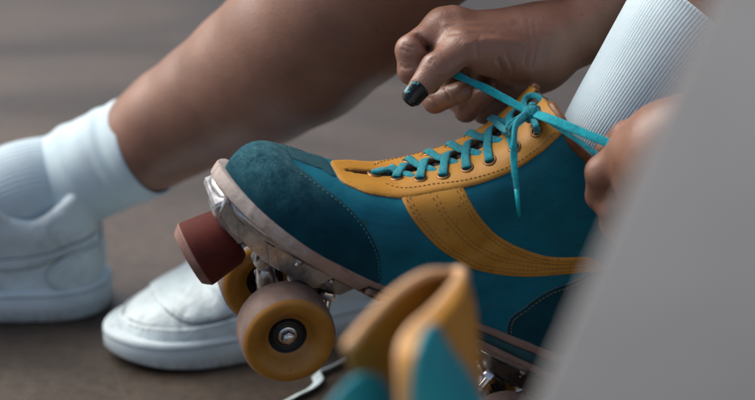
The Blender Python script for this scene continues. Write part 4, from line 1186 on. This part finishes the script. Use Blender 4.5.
# ================================================================== SECOND SKATE, out of focus in front
def sk2build():
    # stands on its wheels, toe pointing left and towards the camera
    base = at(440, 270, -.25)
    yaw = radians(180 + 38)
    z0 = .0760
    R2 = Matrix.Rotation(yaw, 4, 'Z')
    ankle = Vector((.040, -.365, 0))
    mw = Matrix.Translation((ankle.x, ankle.y, z0)) @ R2 @ Matrix.Translation((.045, 0, 0))
    r = empty('roller_skate', mw)
    tag(r, 'unworn roller skate out of focus in front, its mustard collar gaping open', 'roller skate', 'roller skates')
    mi = mw.inverted()
    # lower boot shell: same last, cut below the ankle
    V, T, Nr = full_boot
    v, t, e = clip(V, T, V[:, 2] - .085, Nr); low = (v, t, e / np.linalg.norm(e, axis=1)[:, None])
    mesh_obj('upper_panel', v, t, M['teal'], r)
    panel(low, polysdf(v[:, 0], v[:, 2], toe_poly), .0019, 'toe_cap', M['suede'], r)
    panel(low, polysdf(v[:, 0], v[:, 2], heel_poly), .0019, 'heel_counter', M['suede'], r)
    for src in [c for c in skate.children if c.name.split('.')[0] in ('outsole', 'midsole', 'welt', 'mounting_plate', 'toe_stop', 'truck')]:
        c = src.copy(); link(c); c.parent = r
        for ch in src.children:
            d = ch.copy(); link(d); d.parent = c
            for g in ch.children:
                e_ = g.copy(); link(e_); e_.parent = d
    # open shaft: leather sheets traced in the world, then moved to the skate's frame
    def sheet(name, rows, m, th=.0022, sub=6, rim=None):
        g = [spline(rw, sub) for rw in rows]; nc = len(g[0])
        cols = [spline([g[i][j] for i in range(len(g))], sub) for j in range(nc)]
        nr = len(cols[0]); V = []; 
        P = [[cols[j][i] for j in range(nc)] for i in range(nr)]
        NV = []
        for i in range(nr):
            for j in range(nc):
                du = P[min(i + 1, nr - 1)][j] - P[max(i - 1, 0)][j]; dv = P[i][min(j + 1, nc - 1)] - P[i][max(j - 1, 0)]
                n = du.cross(dv); n = n.normalized() if n.length > 1e-12 else Vector((0, 1, 0)); NV.append(n)
        for s_ in (1, -1):
            for i in range(nr):
                for j in range(nc): V.append(mi @ (P[i][j] + NV[i * nc + j] * th / 2 * s_))
        F = []; K = nr * nc
        for i in range(nr - 1):
            for j in range(nc - 1):
                q = i * nc + j; F.append((q, q + nc, q + nc + 1, q + 1)); F.append((K + q, K + q + 1, K + q + nc + 1, K + q + nc))
        bd = [j for j in range(nc)] + [i * nc + nc - 1 for i in range(1, nr)] + [(nr - 1) * nc + j for j in range(nc - 2, -1, -1)] + [i * nc for i in range(nr - 2, 0, -1)]
        for a, b in zip(bd, bd[1:] + bd[:1]): F.append((a, b, b + K, a + K))
        o_ = mesh_obj(name, V, F, m, r)
        if rim:
            ed = [P[0][j] for j in range(nc)]
            mb = MB(); mb.add(*tube([mi @ p for p in ed], rim[1], 10)); rr_ = mb.build('rolled_edge', rim[0], o_)
        return o_
    a = lambda px, py, Y: at(px, py, Y - .11)
    # far leaf of the collar: from the folded top, down to the left
    sheet('collar_leaf', [
        [a(346, 348, -.300), a(368, 322, -.285), a(396, 293, -.265), a(425, 275, -.240), a(452, 273, -.225)],
        [a(350, 362, -.292), a(372, 336, -.275), a(398, 308, -.255), a(424, 290, -.232), a(444, 286, -.220)],
        [a(360, 384, -.280), a(382, 360, -.262), a(402, 336, -.245), a(422, 316, -.228), a(436, 306, -.220)],
        [a(372, 412, -.270), a(392, 392, -.252), a(408, 368, -.238), a(424, 344, -.225), a(436, 330, -.220)],
        [a(380, 560, -.265), a(400, 550, -.247), a(416, 540, -.234), a(430, 530, -.225), a(440, 520, -.220)]], M['orange'], rim=(M['pale_leather'], .0023))
    # near leaf: rolled pale edge from the top down to the vertical throat
    sheet('eyestay', [
        [a(404, 420, -.318), a(402, 378, -.318), a(402, 350, -.312), a(412, 330, -.300), a(432, 312, -.285), a(450, 292, -.262), a(462, 275, -.240)],
        [a(413, 420, -.322), a(411, 382, -.322), a(411, 354, -.318), a(419, 335, -.306), a(436, 318, -.292), a(453, 298, -.270), a(464, 280, -.248)],
        [a(420, 420, -.322), a(419, 384, -.322), a(419, 356, -.320), a(425, 339, -.310), a(439, 324, -.296), a(456, 304, -.274), a(466, 288, -.252)]], M['orange'], rim=(M['pale_leather'], .0023))
    # heel-side mustard flap
    sheet('back_stay', [
        [a(432, 312, -.288), a(450, 292, -.265), a(462, 276, -.243)],
        [a(444, 334, -.286), a(458, 314, -.262), a(469, 300, -.240)],
        [a(460, 362, -.282), a(467, 350, -.262), a(475, 338, -.240)],
        [a(474, 388, -.278), a(478, 384, -.262), a(481, 378, -.240)]], M['orange'])
    sheet('collar_leaf', [
        [a(452, 273, -.225), a(460, 272, -.228), a(464, 276, -.240)],
        [a(446, 300, -.222), a(462, 300, -.225), a(472, 304, -.240)],
        [a(446, 340, -.222), a(466, 342, -.225), a(478, 350, -.240)],
        [a(448, 400, -.222), a(470, 400, -.225), a(482, 400, -.240)]], M['orange'], rim=(M['pale_leather'], .0023))
    # teal side of the shaft below the near leaf
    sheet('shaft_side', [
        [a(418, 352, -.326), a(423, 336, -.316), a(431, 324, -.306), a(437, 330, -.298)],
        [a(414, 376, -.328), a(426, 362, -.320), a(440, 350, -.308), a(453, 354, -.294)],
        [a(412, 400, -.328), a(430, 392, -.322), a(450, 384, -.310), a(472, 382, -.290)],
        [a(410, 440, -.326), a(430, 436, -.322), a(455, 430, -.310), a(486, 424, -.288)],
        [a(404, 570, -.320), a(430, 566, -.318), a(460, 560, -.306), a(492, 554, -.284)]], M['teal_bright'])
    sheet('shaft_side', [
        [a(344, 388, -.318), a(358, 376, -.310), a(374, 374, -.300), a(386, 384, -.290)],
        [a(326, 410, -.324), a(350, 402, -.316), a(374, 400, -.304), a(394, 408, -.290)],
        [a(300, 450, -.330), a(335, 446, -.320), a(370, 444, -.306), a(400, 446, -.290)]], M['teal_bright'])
    return r
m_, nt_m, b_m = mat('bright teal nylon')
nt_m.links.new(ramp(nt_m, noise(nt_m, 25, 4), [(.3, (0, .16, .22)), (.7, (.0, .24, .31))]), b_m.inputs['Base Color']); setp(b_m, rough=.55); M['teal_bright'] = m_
SK2 = sk2build()

# ================================================================== SETTING
mb = MB(); mb.add([(-60, -60, 0), (60, -60, 0), (60, 60, 0), (-60, 60, 0)], [(0, 1, 2, 3)])
g = mb.build('ground', M['ground'], smooth=False); tag(g, kind='structure')
# leaning board close to the lens
pa, pb_ = at(713, -10, -.58), at(524, 425, -.58)
d = (pa - pb_); pa2 = pa + d * .8; k = (0 - pb_.z) / d.z; pb2 = pb_ + d * k
bd = empty('leaning_board', Matrix.Translation(pb2)); tag(bd, 'smooth grey board leaning across the right side, far out of focus', 'board')
ax_ = (pa2 - pb2); L_ = ax_.length; ax_.normalize(); side = ax_.cross(Vector((0, 1, 0))).normalized()
if side.x < 0: side = -side
mb = MB(); mb.add(*rbox(ax_ * (L_ / 2) + side * .25, L_, .50, .0008, ax_, side, ax_.cross(side), .0002)); mb.build('panel', M['grey'], bd)

# ================================================================== LIGHT
sun_el, sun_az = radians(47), radians(-62)      # azimuth measured from +Y towards +X
sd = Vector((sin(sun_az) * cos(sun_el), cos(sun_az) * cos(sun_el), sin(sun_el)))
w = bpy.data.worlds.new('World'); scene.world = w; w.use_nodes = True
nt = w.node_tree; bg = nt.nodes['Background']
sky = nt.nodes.new('ShaderNodeTexSky'); sky.sky_type = 'NISHITA'; sky.sun_disc = False
sky.sun_elevation = sun_el; sky.sun_rotation = sun_az; sky.air_density = 1.0; sky.dust_density = 4.0; sky.ozone_density = 1.0
nt.links.new(sky.outputs[0], bg.inputs[0]); bg.inputs[1].default_value = .15
sl = bpy.data.lights.new('sun', 'SUN'); sl.energy = 3.9; sl.angle = radians(50); sl.color = (1, .96, .9)
so = link(bpy.data.objects.new('sun', sl)); so.rotation_euler = sd.to_track_quat('Z', 'Y').to_euler(); so.location = sd * 5
scene.view_settings.view_transform = 'Standard'; scene.view_settings.look = 'None'; scene.view_settings.exposure = 0; scene.view_settings.gamma = 1
scene.cycles.max_bounces = 8
